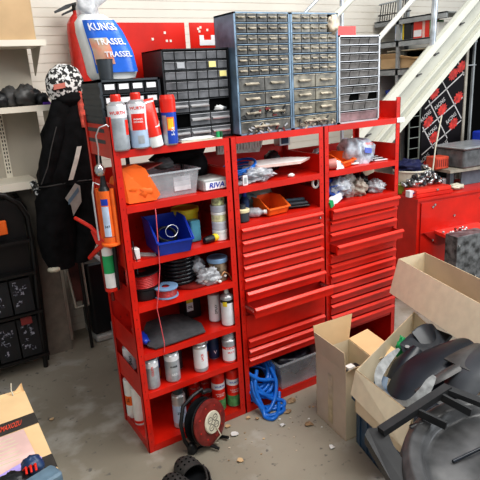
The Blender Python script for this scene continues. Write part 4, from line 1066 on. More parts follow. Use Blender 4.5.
b = strip('', [(1.02, -.86, .42), (1.12, -.92, .50), (1.28, -.95, .54), (1.42, -.97, .545)], [.02, .03, .03, .025], GREYPL, .012)
tag(b.build('trim_strip'), 'thin matt black trim strip in front of the glossy mudguard', 'moulding')
T2 = thing('mounting_bracket', 'black bracket plate with a round hole at the rear of the big box', 'bracket', (1.3, -.6, .5))
b = MB(); b.slab([(1.19, -.62, .47), (1.22, -.57, .485), (1.33, -.545, .50), (1.46, -.58, .51), (1.50, -.67, .49), (1.36, -.70, .455), (1.24, -.67, .45)], (.01, -.004, -.012), BLACKSH)
b.lathe([(.011, 0), (.012, .002), (0, .002)], (1.232, -.612, .482), M('pale_hole', (.3, .3, .3), .6), 12, axis=(-.2, -.15, .95)); b.build('plate', T2)
b = MB(); b.grid(lambda u, v: (1.32+.16*u, -.56+.02*math.sin(v*3)-.09*v, .515-.06*v*v+.02*math.sin(u*PI)), 8, 8, BLACKSH, .004); b.build('shield', T2)
b = strip('', [(1.08, -.67, .36), (1.16, -.66, .43), (1.26, -.65, .47)], [.05, .06, .04], BLACKSH, .03)
tag(b.build('inner_guard'), 'dark blue black guard lying against the long cardboard wall', 'moulding')
T2 = thing('skid_bracket', 'torn grey aluminium U-shaped bracket with two prongs in the big box', 'bracket', (.95, -.82, .5))
b = MB()
ubp = [(1.075, -.700, .560), (1.02, -.705, .545), (.93, -.725, .515), (.865, -.770, .478), (.850, -.86, .455), (.860, -.945, .470), (.92, -.972, .505), (.975, -.966, .540), (1.01, -.962, .560)]
b = strip('', ubp, [.006, .016, .024, .014, .010, .014, .024, .020, .008], M('torn_aluminium', (.20, .205, .205), .45, .2, n=.28, sc=30), .0, .007, nrm=(-.45, -.55, .7))
b.build('bracket_plate', T2)
b = strip('', [(q[0]+.012, q[1], q[2]-.045) for q in ubp[2:7]], [.025, .035, .03, .035, .02], SLATEB, .0, .006, nrm=(-.45, -.55, .7)); b.build('blue_edge', T2)
b = MB(); b.grid(lambda u, v: (1.20+.32*u, -.86-.14*v, .53+.03*math.sin(PI*u)*math.sin(PI*v)+.02*u), 10, 8, GREYPL, .006)
tag(b.build('fairing'), 'broad matt grey fairing at the frame edge of the big box', 'moulding')
b = MB(); b.grid(lambda u, v: (.84+.20*u, -.92-.10*v, .40+.06*math.sin(PI*u)), 8, 5, BLACKSH, .004)
tag(b.build('inner_liner'), 'black liner piece low at the front corner of the big box', 'moulding')
tag(MB().blob((1.27, -.54, .43), (.030, .015, .055), GREEN, .5, 3, 6, 20, 14, cr=1.).build('green_film'), 'green plastic film against the far end of the big box', 'film')
tag(MB().blob((1.15, -.79, .335), (.24, .13, .055), BLACKPL, .3, 3, 9, flat=.02).build('black_cover'), 'dark rumpled cover at the bottom of the big box', 'cover')

# long open carton above the back of the big box
T = thing('cardboard_box', 'long open carton lying across the far end of the big box', 'box', (1.6, -.4, .5))
P0, P1 = V((1.655, -.150, .748)), V((1.42, -1.02, .735))          # near top edge
Q0, Q1 = V((1.87, -.17, .748)), V((1.66, -1.00, .735))          # far top edge
dn = V((-.05, 0, -.205)); dn2 = V((-.0, 0, -.20))
CCR = M('cream_card', (.74, .66, .50), .75)
MB().slab([P0, P1, P1+dn+V((-.02, 0, .0)), P0+dn+V((-.02, 0, 0))], (.005, 0, 0), CCR, CARDED).build('side_wall', T)
MB().slab([Q0, Q1, Q1+dn2, Q0+dn2], (-.005, 0, 0), CARDG, CARDED).build('side_wall', T)
MB().slab([P0, Q0, Q0+dn2, P0+dn], (0, -.005, 0), CARDL, CARDED).build('end_wall', T)
MB().slab([P1, Q1, Q1+dn2, P1+dn], (0, .005, 0), CARDL, CARDED).build('end_wall', T)
MB().slab([P0+dn, P1+dn, Q1+dn2, Q0+dn2], (0, 0, .004), CARD, CARDED).build('bottom', T)

# the big grey cowling
tag(MB().lathe([(.24, 0), (.27, .02), (.27, .43), (.25, .445), (0, .445)], (.74, -1.60, .001), DARKPL, 28).build('support_drum'), 'dark round drum hidden below the big scuffed cowling', 'drum')
T = thing('cowling', 'large scuffed grey black plastic cowling closest to the camera', 'cowling', (.65, -1.4, .55))
cc = V((.710, -1.570, .545)); E1 = V((.87, -.5, 0)).normalized(); E2 = V((.5, .87, 0)).normalized()
ra, rb = .385, .43
def cow(u, v):
    a = 2*PI*u; k = v
    prof = [(.0, .035), (.35, .040), (.62, .045), (.78, .050), (.84, .082), (.93, .090), (.99, .070), (1.02, .02), (1.0, -.12)]
    f = k*(len(prof)-1); i = min(len(prof)-2, int(f)); t = f-i
    rr = prof[i][0]*(1-t)+prof[i+1][0]*t; hh = prof[i][1]*(1-t)+prof[i+1][1]*t
    q = cc+E1*ra*rr*math.cos(a)+E2*rb*rr*math.sin(a)
    bl = 1 if rr < .8 else 0
    return q+V((0, 0, hh+bl*(.016*noise.noise(V((q.x*7, q.y*7, 2)))) + .05*(rr*math.cos(a))*.5))
b = MB(); b.grid(cow, 64, 40, M('cowling_plastic', (.088, .087, .088), .36, n=.5, sc=6, bump=.1)); b.build('shell', T)
b = MB()
b.tube([cc+E1*(-.20)+E2*.10+V((0,0,.045)), cc+E1*(-.05)+E2*.16+V((0,0,.055)), cc+E1*.12+E2*.10+V((0,0,.06)), cc+E1*.2+E2*.0+V((0,0,.065))], .006, BLACKSH, 8)
b.lathe([(.045, 0), (.05, .008), (.03, .012), (.0, .004)], cc+E1*.03+E2*.12+V((0, 0, .046)), BLACKSH, 20); b.build('moulded_ridge', T)
def bar(b, p, q, w_, h_, m):
    p, q = V(p), V(q); t = (q-p).normalized(); s_ = t.cross(V((0,0,1))).normalized()*w_/2; n_ = s_.cross(t).normalized()*h_/2
    vs = [p+s_+n_, p-s_+n_, p-s_-n_, p+s_-n_, q+s_+n_, q-s_+n_, q-s_-n_, q+s_-n_]
    b.add(vs, [(0,1,2,3), (7,6,5,4), (0,4,5,1), (1,5,6,2), (2,6,7,3), (3,7,4,0)], m)
FR = M('matt_black_frame', (.030, .030, .031), .42, n=.2, sc=10)
b = MB(); bar(b, (.480, -1.160, .620), (.814, -1.180, .684), .034, .026, FR); bar(b, (.805, -1.175, .68), (.86, -1.30, .66), .035, .02, FR); bar(b, (.645, -1.175, .645), (.68, -1.28, .63), .012, .03, FR)
bar(b, (.765, -1.18, .668), (.79, -1.30, .65), .012, .03, FR); b.build('grip_bar', T)
b = MB(); b.slab([(.435, -1.125, .605), (.465, -1.110, .61), (.515, -1.150, .62), (.48, -1.22, .60), (.445, -1.33, .58), (.43, -1.50, .55), (.35, -1.50, .54), (.375, -1.31, .565)], (0, 0, -.035), FR); b.build('side_arm', T)
b = MB(); b.lathe([(.012, 0), (.013, .02), (.008, .05)], (.60, -1.19, .60), BLACKPL, 12, axis=(.8, -.3, .2)); b.build('peg', T)

# ================================================================== NEAR-LEFT CARTON
T = thing('cardboard_box', 'orange-brown carton with dark printed tape in the near corner', 'box', (-.85, -.6, 0))
b = MB(); b.box(-1.25, -.555, -1.05, -.218, .001, .700, CARDO); b.build('box_body', T)
b = MB(); b.slab([(-1.25, -.218, .700), (-.60, -.218, .700), (-.558, -.218, .702), (-.56, -.212, .735), (-.58, -.205, .705), (-1.25, -.205, .712)], (0, -.004, 0), CARDO); b.build('rear_edge', T)
DT = M('dark_print_tape', (.045, .040, .038), .35, n=.1); RT = M('red_tape_print', (.75, .09, .05), .4)
for (ya, yb, zt_) in ((-.405, -.482, 0), (-.690, -.765, 0)):
    b = MB(); b.add([(-1.25, yb-.03, .7022), (-.5545, yb, .7022), (-.5545, ya, .7022), (-1.25, ya-.03, .7022)], [(0,1,2,3)], DT)
    b.add([(-.5538, yb, .7022), (-.5538, yb, .62), (-.5538, ya, .62), (-.5538, ya, .7022)], [(0,1,2,3)], DT)
    b.text('IGSMAXOZU', (-.655, (ya+yb)/2-.006, .7025), (1, .05, 0), (-.05, 1, 0), .046, RT, shear=.3, sx=.36); b.build('printed_tape', T)
b = MB(); b.add([(-1.1, -.50, .7030), (-.608, -.492, .7030), (-.600, -.69, .7030), (-1.1, -.73, .7030)], [(0,3,2,1)], PINK)
for i in range(7): b.add([(-.80, -.52-i*.022, .7034), (-.64+.01*(i % 3)-.01, -.52-i*.022, .7034), (-.65, -.526-i*.022, .7034), (-.80, -.526-i*.022, .7034)], [(0,3,2,1)], CARDL)
b.build('shipping_label', T)
tag(MB().slab([(-.80, -.735, .704), (-.60, -.675, .704), (-.588, -.70, .704), (-.62, -.735, .704), (-.78, -.80, .704)], (0, 0, .006), VIOLET).build('violet_film'), 'violet film strip lying on the near carton', 'film')
T = thing('work_glove', 'black bundle of small parts on the near carton', 'glove', (-.66, -.79, .705))
b = MB(); b.blob((-.625, -.765, .735), (.034, .034, .034), NAVY, .2, 3, 2, flat=.05); b.blob((-.69, -.80, .73), (.05, .04, .03), BLACKPL, .4, 3, 4); b.blob((-.72, -.85, .73), (.05, .05, .03), BLACKPL, .4, 3, 6)
b.build('bundle', T)
b = MB(); 
for i in range(3): b.tube([(-.655+i*.014, -.79, .752), (-.648+i*.014, -.80, .765), (-.65+i*.014, -.82, .755)], .004, CANR, 6)
b.build('red_cable', T)
T = thing('slate_case', 'slate blue flat plastic case on the near carton corner', 'case', (-.60, -.84, .705))
X = Tr(-.615, -.855, .74, 18)
MB().bevbox(-.060, .050, -.04, .025, -.02, .02, GREYBL, .014, X).build('case_body', T)
tag(MB().tube([(-.60, -.23, .700), (-.603, -.22, .72), (-.598, -.21, .745)], .0025, BEIGE, 6).build('strap_end'), 'thin pale strap end standing up at the carton back edge', 'strap')

# ================================================================== WALL SHELVING ON THE LEFT
T = thing('wall_shelving', 'cream and grey steel wall shelving with three deep shelves', 'shelving', (-.4, 1.6, 0))
b = MB(); b.slab([(-1.8, 1.62, 0), (.03, 1.62, 0), (.03, 1.62, 1.25), (.03, 1.62, 2.2), (-1.8, 1.62, 2.2)], (0, .03, 0), GONDO); b.build('back_panel', T)
b = MB(); b.box(.0, .03, 1.60, 1.70, 0, 1.28, GONDL); b.box(.03, .045, 1.64, 1.70, 0, 1.2, GONDO); b.build('end_post', T)
for z, x1, m in ((2.153, .085, GONDL), (1.765, .10, GONDL), (1.300, -.09, GONDL)):
    b = MB(); b.box(-1.8, x1, 1.30, 1.62, z-.028, z, m); b.box(-1.8, x1, 1.296, 1.302, z-(.045 if z < 1.4 else .032), z+.004, GONDL); b.build('shelf', T)
    b = MB(); b.slab([(x1-.03, 1.33, z-.03), (x1-.03, 1.62, z-.03), (x1-.03, 1.62, z-.20), (x1-.03, 1.60, z-.20)], (.004, 0, 0), GONDO); b.build('bracket', T)
b = MB(); b.box(-.235, -.195, 1.606, 1.62, 1.3, 1.75, GONDL)
for i in range(16):
    for x in (-.226, -.210): b.box(x, x+.006, 1.6045, 1.606, 1.33+i*.026, 1.345+i*.026, DARKIN)
b.build('slotted_upright', T)
b = MB(); b.box(-1.8, -.02, 1.45, 1.62, 0, 1.26, M('shadow_grey_panel', (.20, .18, .15), .6)); b.build('lower_panel', T)  # darker than the back panel: shade below the shelf put into its colour
T = thing('cardboard_box', 'plain brown cardboard box on the top wall shelf', 'box', (-.3, 1.45, 2.155))
b = MB(); b.box(-.9, .035, 1.33, 1.60, 2.156, 2.55, CARD); b.build('box_body', T)
b = MB(); b.slab([(.036, 1.33, 2.16), (.036, 1.60, 2.16), (.038, 1.60, 2.5), (.038, 1.34, 2.45)], (.003, 0, 0), CARDL); b.build('side_flap', T)
b = MB(); random.seed(9)
for (px, py, r) in ((-.22, 1.40, .05), (-.15, 1.42, .065), (-.08, 1.38, .065), (-.02, 1.42, .055), (.025, 1.37, .04), (-.05, 1.45, .07)):
    b.blob((px, py, 1.768+r*.8), (r, r*.8, r), GREYPL if r > .06 else BLACKPL, .45, 4, px*30, 16, 10, flat=.2)
tag(b.build('cloth_heap'), 'heap of dark grey cloth on the middle wall shelf', 'cloth')
tag(MB().bevbox(.035-.015, .068, 1.335, 1.36, 1.768, 1.785, PURPLE, .004).build('purple_case'), 'small purple case at the end of the middle wall shelf', 'case')

# ---- display rack, near left
T = thing('display_rack', 'black display rack holding patterned packs at the left edge', 'rack', (-.4, 1.2, 0))
RK = M('rack_black', (.010, .009, .009), .4)
b = MB()
x_ = -.215
b.tube([(x_-.03, 1.30, .0), (x_-.01, 1.30, .45), (x_+.02, 1.30, .85), (x_+.02, 1.29, 1.08), (x_-.02, 1.29, 1.17), (x_-.10, 1.28, 1.24), (x_-.20, 1.28, 1.27), (x_-.5, 1.28, 1.27)], .017, RK, 10)
b.tube([(x_+.005, 1.40, .0), (x_+.03, 1.40, .45), (x_+.045, 1.40, .9), (x_+.03, 1.40, 1.12), (x_-.02, 1.40, 1.22)], .013, RK, 8); b.build('frame_tube', T)
b = MB(); b.box(-.9, x_, 1.34, 1.38, .09, 1.20, RK); b.build('back_board', T)
for zz_ in (.10, .42, .70, .92): MB().box(-.9, x_+.005, 1.26, 1.36, zz_, zz_+.018, RK).build('shelf', T)
random.seed(13)
for r_i, (za, zc) in enumerate(((.125, .39), (.445, .67))):
    for k in range(3):
        xx = x_-.025-(k+1)*.14
        b = MB(); b.slab([(xx, 1.275, za), (xx+.13, 1.275, za), (xx+.13, 1.31, zc), (xx, 1.31, zc)], (0, .02, 0), BLACKPL)
        for q in range(12):
            ux, uz = random.uniform(.02, .10), random.uniform(.08, .9); zz_ = za+(zc-za)*uz; yy = 1.273+.035*uz
            b.add([(xx+ux-.014, yy, zz_-.014), (xx+ux+.014, yy, zz_-.010), (xx+ux+.011, yy+.001, zz_+.014), (xx+ux-.012, yy+.001, zz_+.012)], [(0,1,2,3)], DPIC)
        tag(b.build('display_pack'), ['dark pack with grey pictures in the %s rack row, %s' % (('lower', 'upper')[r_i], ('nearest the rack post', 'next to the end pack', 'at the picture edge')[k])][0], 'pack', 'packs in the display rack')
tag(MB().bevbox(x_-.30, x_-.115, 1.275, 1.31, .99, 1.08, ORANGE, .008).build('orange_pack'), 'orange pack high in the black display rack', 'pack')
tag(MB().slab([(x_-.14, 1.27, .36), (x_-.07, 1.27, .36), (x_-.07, 1.28, .41), (x_-.14, 1.28, .41)], (0, -.004, 0), MAROON).build('sale_label'), 'dark red label on the lower packs of the display rack', 'label')

# ---- hanging riding gear
T = thing('riding_jacket', 'black riding jacket with white stripe hanging beside the shelving', 'jacket', (.10, 1.2, 1.25))
b = MB()
b.loft([(V((.09, 1.2, 1.27)), .225, .085), (V((.10, 1.2, 1.34)), .225, .09), (V((.12, 1.2, 1.48)), .185, .085), (V((.14, 1.2, 1.60)), .165, .08), (V((.15, 1.2, 1.70)), .14, .075), (V((.155, 1.2, 1.80)), .11, .06)], FABRIC, 40, .05, 9, 3); b.build('jacket_body', T)
b = MB(); SEAM = M('grey_seam', (.06, .058, .055), .7)
b.tube([(.09+.222*math.cos(a), 1.2+.088*math.sin(a), 1.285+.006*math.sin(3*a)) for a in [2*PI*i/36 for i in range(36)]], .005, SEAM, 6, True)
b.tube([(-.11, 1.125, 1.30), (-.06, 1.11, 1.40), (-.02, 1.105, 1.52), (.03, 1.11, 1.64)], .004, SEAM, 6); b.build('hem', T)
b = MB(); b.loft([(V((-.06, 1.17, 1.30)), .055, .055), (V((-.03, 1.17, 1.42)), .06, .055), (V((.02, 1.17, 1.58)), .06, .055), (V((.06, 1.18, 1.72)), .05, .05)], FABRIC, 20, .015, 12, 6); b.build('sleeve', T)
b = MB(); b.grid(lambda u, v: (.055+.085*v+.030*u-.01, 1.076-.004*math.sin(v*3)+.03*max(0, v-.6), 1.31+.20*v), 3, 8, M('cream_stripe', (.62, .58, .52), .6), .002); b.build('reflective_stripe', T)
T = thing('riding_trousers', 'black riding trousers with grey knee patch hanging under the jacket', 'trousers', (.06, 1.2, .70))
b = MB()
b.loft([(V((-.05, 1.2, .73)), .085, .06), (V((-.06, 1.2, .82)), .11, .075), (V((-.06, 1.2, .95)), .12, .085), (V((-.04, 1.2, 1.08)), .125, .09), (V((.02, 1.2, 1.19)), .16, .09), (V((.09, 1.2, 1.28)), .18, .09)], FABRIC, 26, .03, 10, 8)
b.loft([(V((.08, 1.2, .74)), .06, .06), (V((.12, 1.2, .84)), .09, .075), (V((.17, 1.2, .96)), .11, .085), (V((.19, 1.2, 1.08)), .12, .09), (V((.16, 1.2, 1.19)), .13, .09), (V((.13, 1.2, 1.28)), .14, .09)], FABRIC, 26, .03, 10, 9)
b.build('legs', T)
b = MB(); b.slab([(.01, 1.084, 1.20), (.085, 1.086, 1.285), (.115, 1.09, 1.265), (.11, 1.09, 1.16), (.045, 1.086, 1.08), (.04, 1.084, 1.15)], (0, -.004, 0), M('grey_patch', (.36, .34, .31), .7)); b.slab([(.025, 1.078, 1.185), (.10, 1.08, 1.26), (.10, 1.08, 1.23), (.025, 1.078, 1.155)], (0, -.002, 0), GREYBL); b.build('knee_patch', T)
b = MB(); b.blob((-.10, 1.16, .735), (.05, .04, .02), BEIGE, .3, 4, 3, 14, 8); b.build('cuff', T)
T = thing('patterned_hood', 'black and white scribble patterned hood above the riding jacket', 'hood', (.12, 1.2, 1.78))
b = MB(); b.blob((.140, 1.20, 1.875), (.118, .09, .130), BPAT, .10, 2, 3, 26, 18); b.build('hood_shell', T)
b = MB(); b.slab([(.045, 1.108, 1.855), (.115, 1.10, 1.865), (.115, 1.10, 1.895), (.048, 1.11, 1.885)], (0, -.004, 0), M('salmon_label', (.62, .20, .15), .5)); b.build('patch', T)
b = MB(); b.blob((.15, 1.17, 1.80), (.085, .07, .06), FABRIC, .2, 3, 8); b.build('collar', T)
tag(MB().loft([(V((.205, 1.13, 1.62)), .014, .014), (V((.20, 1.13, 1.70)), .03, .03), (V((.205, 1.13, 1.78)), .02, .02), (V((.21, 1.13, 1.84)), .012, .012)], M('coral_cloth', (.72, .12, .08), .5, n=.4, sc=30), 14, .02, 20, 3).build('red_ribbon'), 'coral red ribbon bunch hanging beside the patterned hood', 'ribbon')
# hook rail that carries the gear
T = thing('coat_stand', 'dark steel stand mostly hidden behind the shelving carrying the riding gear', 'stand', (.50, 1.22, 0))
MB().tube([(.50, 1.24, .01), (.50, 1.24, 1.86)], .014, RK, 8).build('pole', T); MB().tube([(.50, 1.24, 1.84), (.14, 1.20, 1.84)], .010, RK, 8).build('arm', T); MB().lathe([(.16, 0), (.16, .01), (.02, .02)], (.50, 1.24, .001), RK, 20).build('base', T)
b = MB(); b.tube([(-.13, 1.30, 1.30), (-.11, 1.27, 1.22), (-.10, 1.27, 1.16)], .02, BPAT, 8); tag(b.build('patterned_strap'), 'black and white patterned strap left of the riding jacket', 'strap')

# ---- fire extinguisher
T = thing('fire_extinguisher', 'red fire extinguisher with black lever on the wall', 'fire extinguisher', (.395, 1.62, 1.7))
cx, cy, z0 = .395, 1.62, 1.70; k_ = 1.22
def sc(prof): return [(r*k_, z*k_) for r, z in prof]
b = MB(); b.lathe(sc([(.060, 0), (.066, .01), (.068, .10), (.068, .43), (.062, .475), (.042, .51), (.022, .53), (.02, .55)]), (cx, cy, z0), M('extinguisher_red', (.55, .03, .02), .3, coat=.3), 28); b.build('cylinder', T)
zt2 = z0+.545*k_
b = MB(); b.lathe([(.028, 0), (.028, .035), (.018, .045)], (cx, cy, zt2), BLACKPL, 14)
b.slab([(cx+.02, cy, zt2+.06), (cx-.07, cy, zt2+.035), (cx-.15, cy-.005, zt2-.005), (cx-.145, cy-.005, zt2-.018), (cx-.05, cy, zt2+.015)], (0, .018, 0), BLACKPL); b.slab([(cx+.01, cy, zt2+.03), (cx-.10, cy, zt2-.02), (cx-.10, cy, zt2-.032), (cx+.01, cy, zt2+.01)], (0, .018, 0), BLACKPL); b.build('lever', T)
b = MB(); b.tube([(cx+.02, cy-.01, zt2+.02), (cx+.085, cy-.03, zt2-.03), (cx+.10, cy-.03, z0+.5), (cx+.10, cy-.03, z0+.2), (cx+.088, cy-.02, z0+.08)], .011, BLACKPL, 8); b.build('hose', T)
b = MB(); b.box(cx-.03, cx+.03, cy+.083, 1.757, z0+.3, z0+.5, GREYST); b.build('wall_bracket', T)

# ---- things standing against the back wall at floor level
T = thing('framed_board', 'dark red patterned board in a pale frame leaning on the wall', 'board', (.1, 1.5, 0))
b = MB(); b.slab([(.055, 1.42, .37), (.13, 1.42, .37), (.13, 1.44, .92), (.01, 1.44, .92)], (0, .02, 0), WOODD); b.build('panel', T)
b = MB(); 
for p, q in (((.045, 1.41, .33), (.135, 1.41, .33)), ((.135, 1.41, .33), (.135, 1.44, .93)), ((.045, 1.41, .33), (.0, 1.44, .93))): b.tube([p, q], .009, M('pale_frame', (.42, .39, .33), .4), 6)
b.build('frame', T)
tag(MB().bevbox(.155, .36, 1.45, 1.72, .055, .62, M('black_bin_plastic', (.008, .009, .012), .3), .03).build('waste_bin'), 'black plastic bin standing in the dark gap behind the shelving', 'bin')
tag(MB().bevbox(.16, .37, 1.42, 1.74, .001, .05, M('pale_plinth', (.40, .40, .38), .5), .02).build('bin_base'), 'pale flat base under the black bin', 'base')
T = thing('trestle', 'grey steel trestle leg behind the shelving side', 'trestle', (.2, 1.1, 0))
b = MB(); b.tube([(.02, 1.25, .93), (.30, 1.05, .62), (.42, 1.0, .50)], .014, GREYST, 8); b.tube([(.10, 1.36, .88), (.105, 1.36, .012)], .012, RK, 8); b.build('leg', T)
T = thing('wire_crate', 'grey wire crate on the floor behind the shelving', 'crate', (.3, .9, 0))
b = MB()
for i in range(9):
    z_ = .04+i*.03; b.tube([(.20, .80, z_), (.55, .80, z_), (.55, 1.1, z_), (.20, 1.1, z_)], .004, RACKG, 6, True)
for x in (.20, .32, .44, .55):
    for y in (.80, 1.1): b.tube([(x, y, .005), (x, y, .29)], .006, RACKG, 6)
b.build('wire_body', T)

# ================================================================== STAIR AND RACKING AT THE BACK RIGHT
T = thing('stair_stringer', 'cream steel stair stringer rising diagonally behind the cabinets', 'stair', (1.9, .8, 0))
sl = .775
def zt_(x): return 1.776+sl*(x-2.66)
xa, xb = .40, 4.2
def sq(d0, d1, y0, y1, m, nm):
    MB().slab([(xa, y0, zt_(xa)-d0), (xb, y0, zt_(xb)-d0), (xb, y0, zt_(xb)-d1), (xa, y0, max(zt_(xa)-d1, -.0) if False else zt_(xa)-d1)], (0, y1-y0, 0), m).build(nm, T)
def stl(d0, d1, y0, y1, m, nm, par):
    x0 = 2.66-(1.776-.005-d1)/sl
    MB().slab([(x0, y0, zt_(x0)-d0), (xb, y0, zt_(xb)-d0), (xb, y0, zt_(xb)-d1), (x0, y0, zt_(x0)-d1)], (0, y1-y0, 0), m).build(nm, par)
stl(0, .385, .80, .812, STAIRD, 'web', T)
stl(0, .075, .755, .812, STAIRM, 'upper_flange', T)
stl(.235, .25, .765, .80, STAIRM, 'rib', T)
stl(.325, .385, .755, .812, STAIRM, 'lower_flange', T)
for x in (2.3, 2.85, 3.05, 3.35, 3.6): 
    for o in (.12,): b = MB(); b.lathe([(.012, 0), (.012, .012), (.005, .016)], (x, .80, zt_(x)-o), GREYPL, 8, axis=(0, -1, 0)); b.tube([(x+.005, .79, zt_(x)-o), (x+.04, .785, zt_(x)-o+.01)], .006, GREYPL, 6); b.build('bolt', T)
T = thing('handrail', 'pale steel stair handrail on round galvanised posts', 'handrail', (2.6, .8, 1.5))
def rail(y, dz, r, m, x0=1.35, x1=3.2): MB().tube([(x0, y, zt_(x0)+dz), (x1, y, zt_(x1)+dz)], r, m, 10).build('rail', T)
rail(.80, .50-.0, .020, M('rail_white', (.66, .65, .60), .35), 2.34, 3.2); rail(.80, .985, .024, STAIRM, 1.60, 2.9); rail(1.25, 1.0, .012, GALV, 1.3, 2.9)
b = MB(); b.tube([(3.005, .785, zt_(3.0)-.02), (3.03, .785, 2.9)], .024, GALV, 12); b.build('post', T)
b = MB(); b.tube([(2.05, .80, zt_(2.05)-.02), (2.05, .80, 2.5)], .014, GALV, 10); b.build('post', T)

T = thing('storage_rack', 'grey steel racking with loaded shelves behind the stair', 'rack', (3.4, 1.3, 0))
for z, h in ((2.305, .05), (2.115, .055), (1.865, .06)):
    b = MB(); b.box(3.30, 3.33, .905, 1.73, z-h, z, RACKG); b.box(3.3, 3.75, .905, 1.73, z-.012, z-.002, RACKG if z != 2.115 else BEIGE); b.build('beam', T)
for x, y in ((3.30, 1.42), (3.72, 1.70), (3.72, .91)): MB().box(x, x+.03, y, y+.03, 0, 2.55, RACKG).build('upright', T)
b = MB(); b.box(3.74, 3.745, .905, 1.73, 0, 2.05, DARKIN); b.build('back_sheet', T)  # near-black sheet puts shade behind the rack shelves
random.seed(17)
y = 1.50; bl = [('white and blue', CANB, .09), ('yellow edged', YELLOW, .02), ('black', BLACKPL, .08), ('grey', GREYC, .03), ('red framed', CANR, .10), ('white and red', PINK, .03), ('scarlet', CANR, .05), ('pale green', CANGR, .05), ('white', WHITE, .05)]
for i, (n_, m_, w_) in enumerate(bl):
    h = random.uniform(.11, .15) if i != 6 else .165
    b = MB(); b.box(3.335, 3.46, y-w_, y-.003, 2.116, 2.116+h, m_); b.box(3.3335, 3.335, y-w_+.004, y-.008, 2.13, 2.116+h*.5, WHITEP if i in (0, 4, 7) else m_)
    tag(b.build('product_box'), n_+' box in the row on the rack shelf behind the handrail', 'box', 'boxes on the rack shelf'); y -= w_
T = thing('cardboard_box', 'open brown cardboard box on the lower rack shelf', 'box', (3.45, 1.45, 1.865))
b = MB(); b.box(3.34, 3.62, 1.20, 1.68, 1.867, 1.96, CARD); b.slab([(3.34, 1.68, 1.96), (3.34, 1.45, 1.96), (3.30, 1.42, 2.0), (3.30, 1.66, 2.0)], (0, 0, .004), CARD); b.slab([(3.34, 1.44, 1.96), (3.34, 1.20, 1.94), (3.29, 1.10, 1.93), (3.29, 1.38, 1.98)], (0, 0, .004), CARDO); b.build('box_body', T)
b = MB(); b.box(3.34, 3.6, .95, 1.15, 1.867, 1.93, GREYPL); b.box(3.34, 3.62, .93, 1.6, 2.02, 2.03, BEIGE)
tag(b.build('flat_panels'), 'flat grey and beige panels lying in the rack above the brown box', 'panels')
tag(MB().loft([(V((3.5, 1.5, 1.52)), .10, .15), (V((3.5, 1.5, 1.66)), .13, .19), (V((3.5, 1.5, 1.67)), .10, .16)], BLUE, 20, 0, p=4).build('blue_tub'), 'blue tub in the rack below the brown box', 'tub')
tag(MB().box(3.33, 3.73, 1.1, 1.72, 1.49, 1.515, RACKG).build('rack_board'), 'grey board carrying the blue tub in the rack', 'board')
T = thing('wire_basket', 'grey wire rack of hanging tools on top of the racking', 'basket', (3.4, 1.5, 2.3))
b = MB()
for i in range(12): b.tube([(3.34, 1.70-i*.03, 2.31), (3.36, 1.70-i*.03, 2.46)], .005, GREYPL, 5)
b.tube([(3.35, 1.72, 2.46), (3.35, 1.32, 2.47)], .008, GALV, 6); b.tube([(3.34, 1.72, 2.36), (3.34, 1.32, 2.36)], .006, GREYPL, 6); b.build('wires', T)

# poster board
T = thing('poster_board', 'black board with repeated red emblem and white crossing lines', 'poster', (3.2, .88, 0))
x0, x1, z0, z1 = 3.03, 3.56, .90, 2.06
PB = M('poster_black', (.006, .004, .006), .6, n=.2, spec=.2)
b = MB(); b.slab([(x0, .88, z0), (x1, .88, z0), (x1, .88, 2.06), (x0, .88, 1.84)], (0, .012, 0), PB)
EM = M('emblem_red', (.55, .035, .025), .5, n=.4, sc=25); WL = M('poster_white', (.50, .48, .47), .5)
def inside(x, z): return x0+.01 < x < x1-.01 and z0 < z < min(2.04, 1.66+(x-x0-.10)*.85)
def line(xc, zc, L, ang):
    n = 24; dx, dz = math.cos(ang), math.sin(ang)
    for i in range(n):
        t0 = -L+2*L*i/n; t1 = -L+2*L*(i+1)/n
        if inside(xc+dx*t0, zc+dz*t0) and inside(xc+dx*t1, zc+dz*t1):
            w_ = .007; b.add([(xc+dx*t0-dz*w_, .8785, zc+dz*t0+dx*w_), (xc+dx*t0+dz*w_, .8785, zc+dz*t0-dx*w_), (xc+dx*t1+dz*w_, .8785, zc+dz*t1-dx*w_), (xc+dx*t1-dz*w_, .8785, zc+dz*t1+dx*w_)], [(0,1,2,3)], WL)
def seg(p, q, w_=.006):
    dx, dz = q[0]-p[0], q[1]-p[1]; L_ = math.hypot(dx, dz); dx, dz = dx/L_*w_, dz/L_*w_
    b.add([(p[0]-dz, .8785, p[1]+dx), (p[0]+dz, .8785, p[1]-dx), (q[0]+dz, .8785, q[1]-dx), (q[0]-dz, .8785, q[1]+dx)], [(0,1,2,3)], WL)
for p, q in (((3.06, 1.52), (3.55, 1.80)), ((3.04, 1.33), (3.55, 1.585)), ((3.04, 1.13), (3.55, 1.385)), ((3.09, 1.765), (3.30, 1.87)), ((3.10, 1.59), (3.37, 1.24)), ((3.215, 1.80), (3.55, 1.40)), ((3.40, 1.97), (3.55, 1.775)), ((3.04, 1.37), (3.19, 1.17))): seg(p, q)
for ex, ez in ((3.395, 1.80), (3.16, 1.655), (3.48, 1.60), (3.275, 1.51), (3.10, 1.42), (3.435, 1.375), (3.185, 1.28), (3.50, 1.86), (3.34, 1.14), (3.10, 1.05), (3.48, 1.02)):
    pts = []
    for q in range(22):
        a = 2*PI*q/22; rr = 1 if q % 2 == 0 else .72
        px, pz = .075*rr*math.cos(a), .050*rr*math.sin(a); pts.append((min(x1-.004, max(x0+.004, ex+.008+px*.85-pz*.5)), .878, ez-.012+px*.5+pz*.85))
    b.poly(pts, EM)
    if ex < 3.47 and ex > 3.09: b.text('RACING', (ex-.030, .8765, ez+.040), (.84, 0, .52), (-.52, 0, .84), .052, WL, sx=.75)
b.build('printed_face', T)
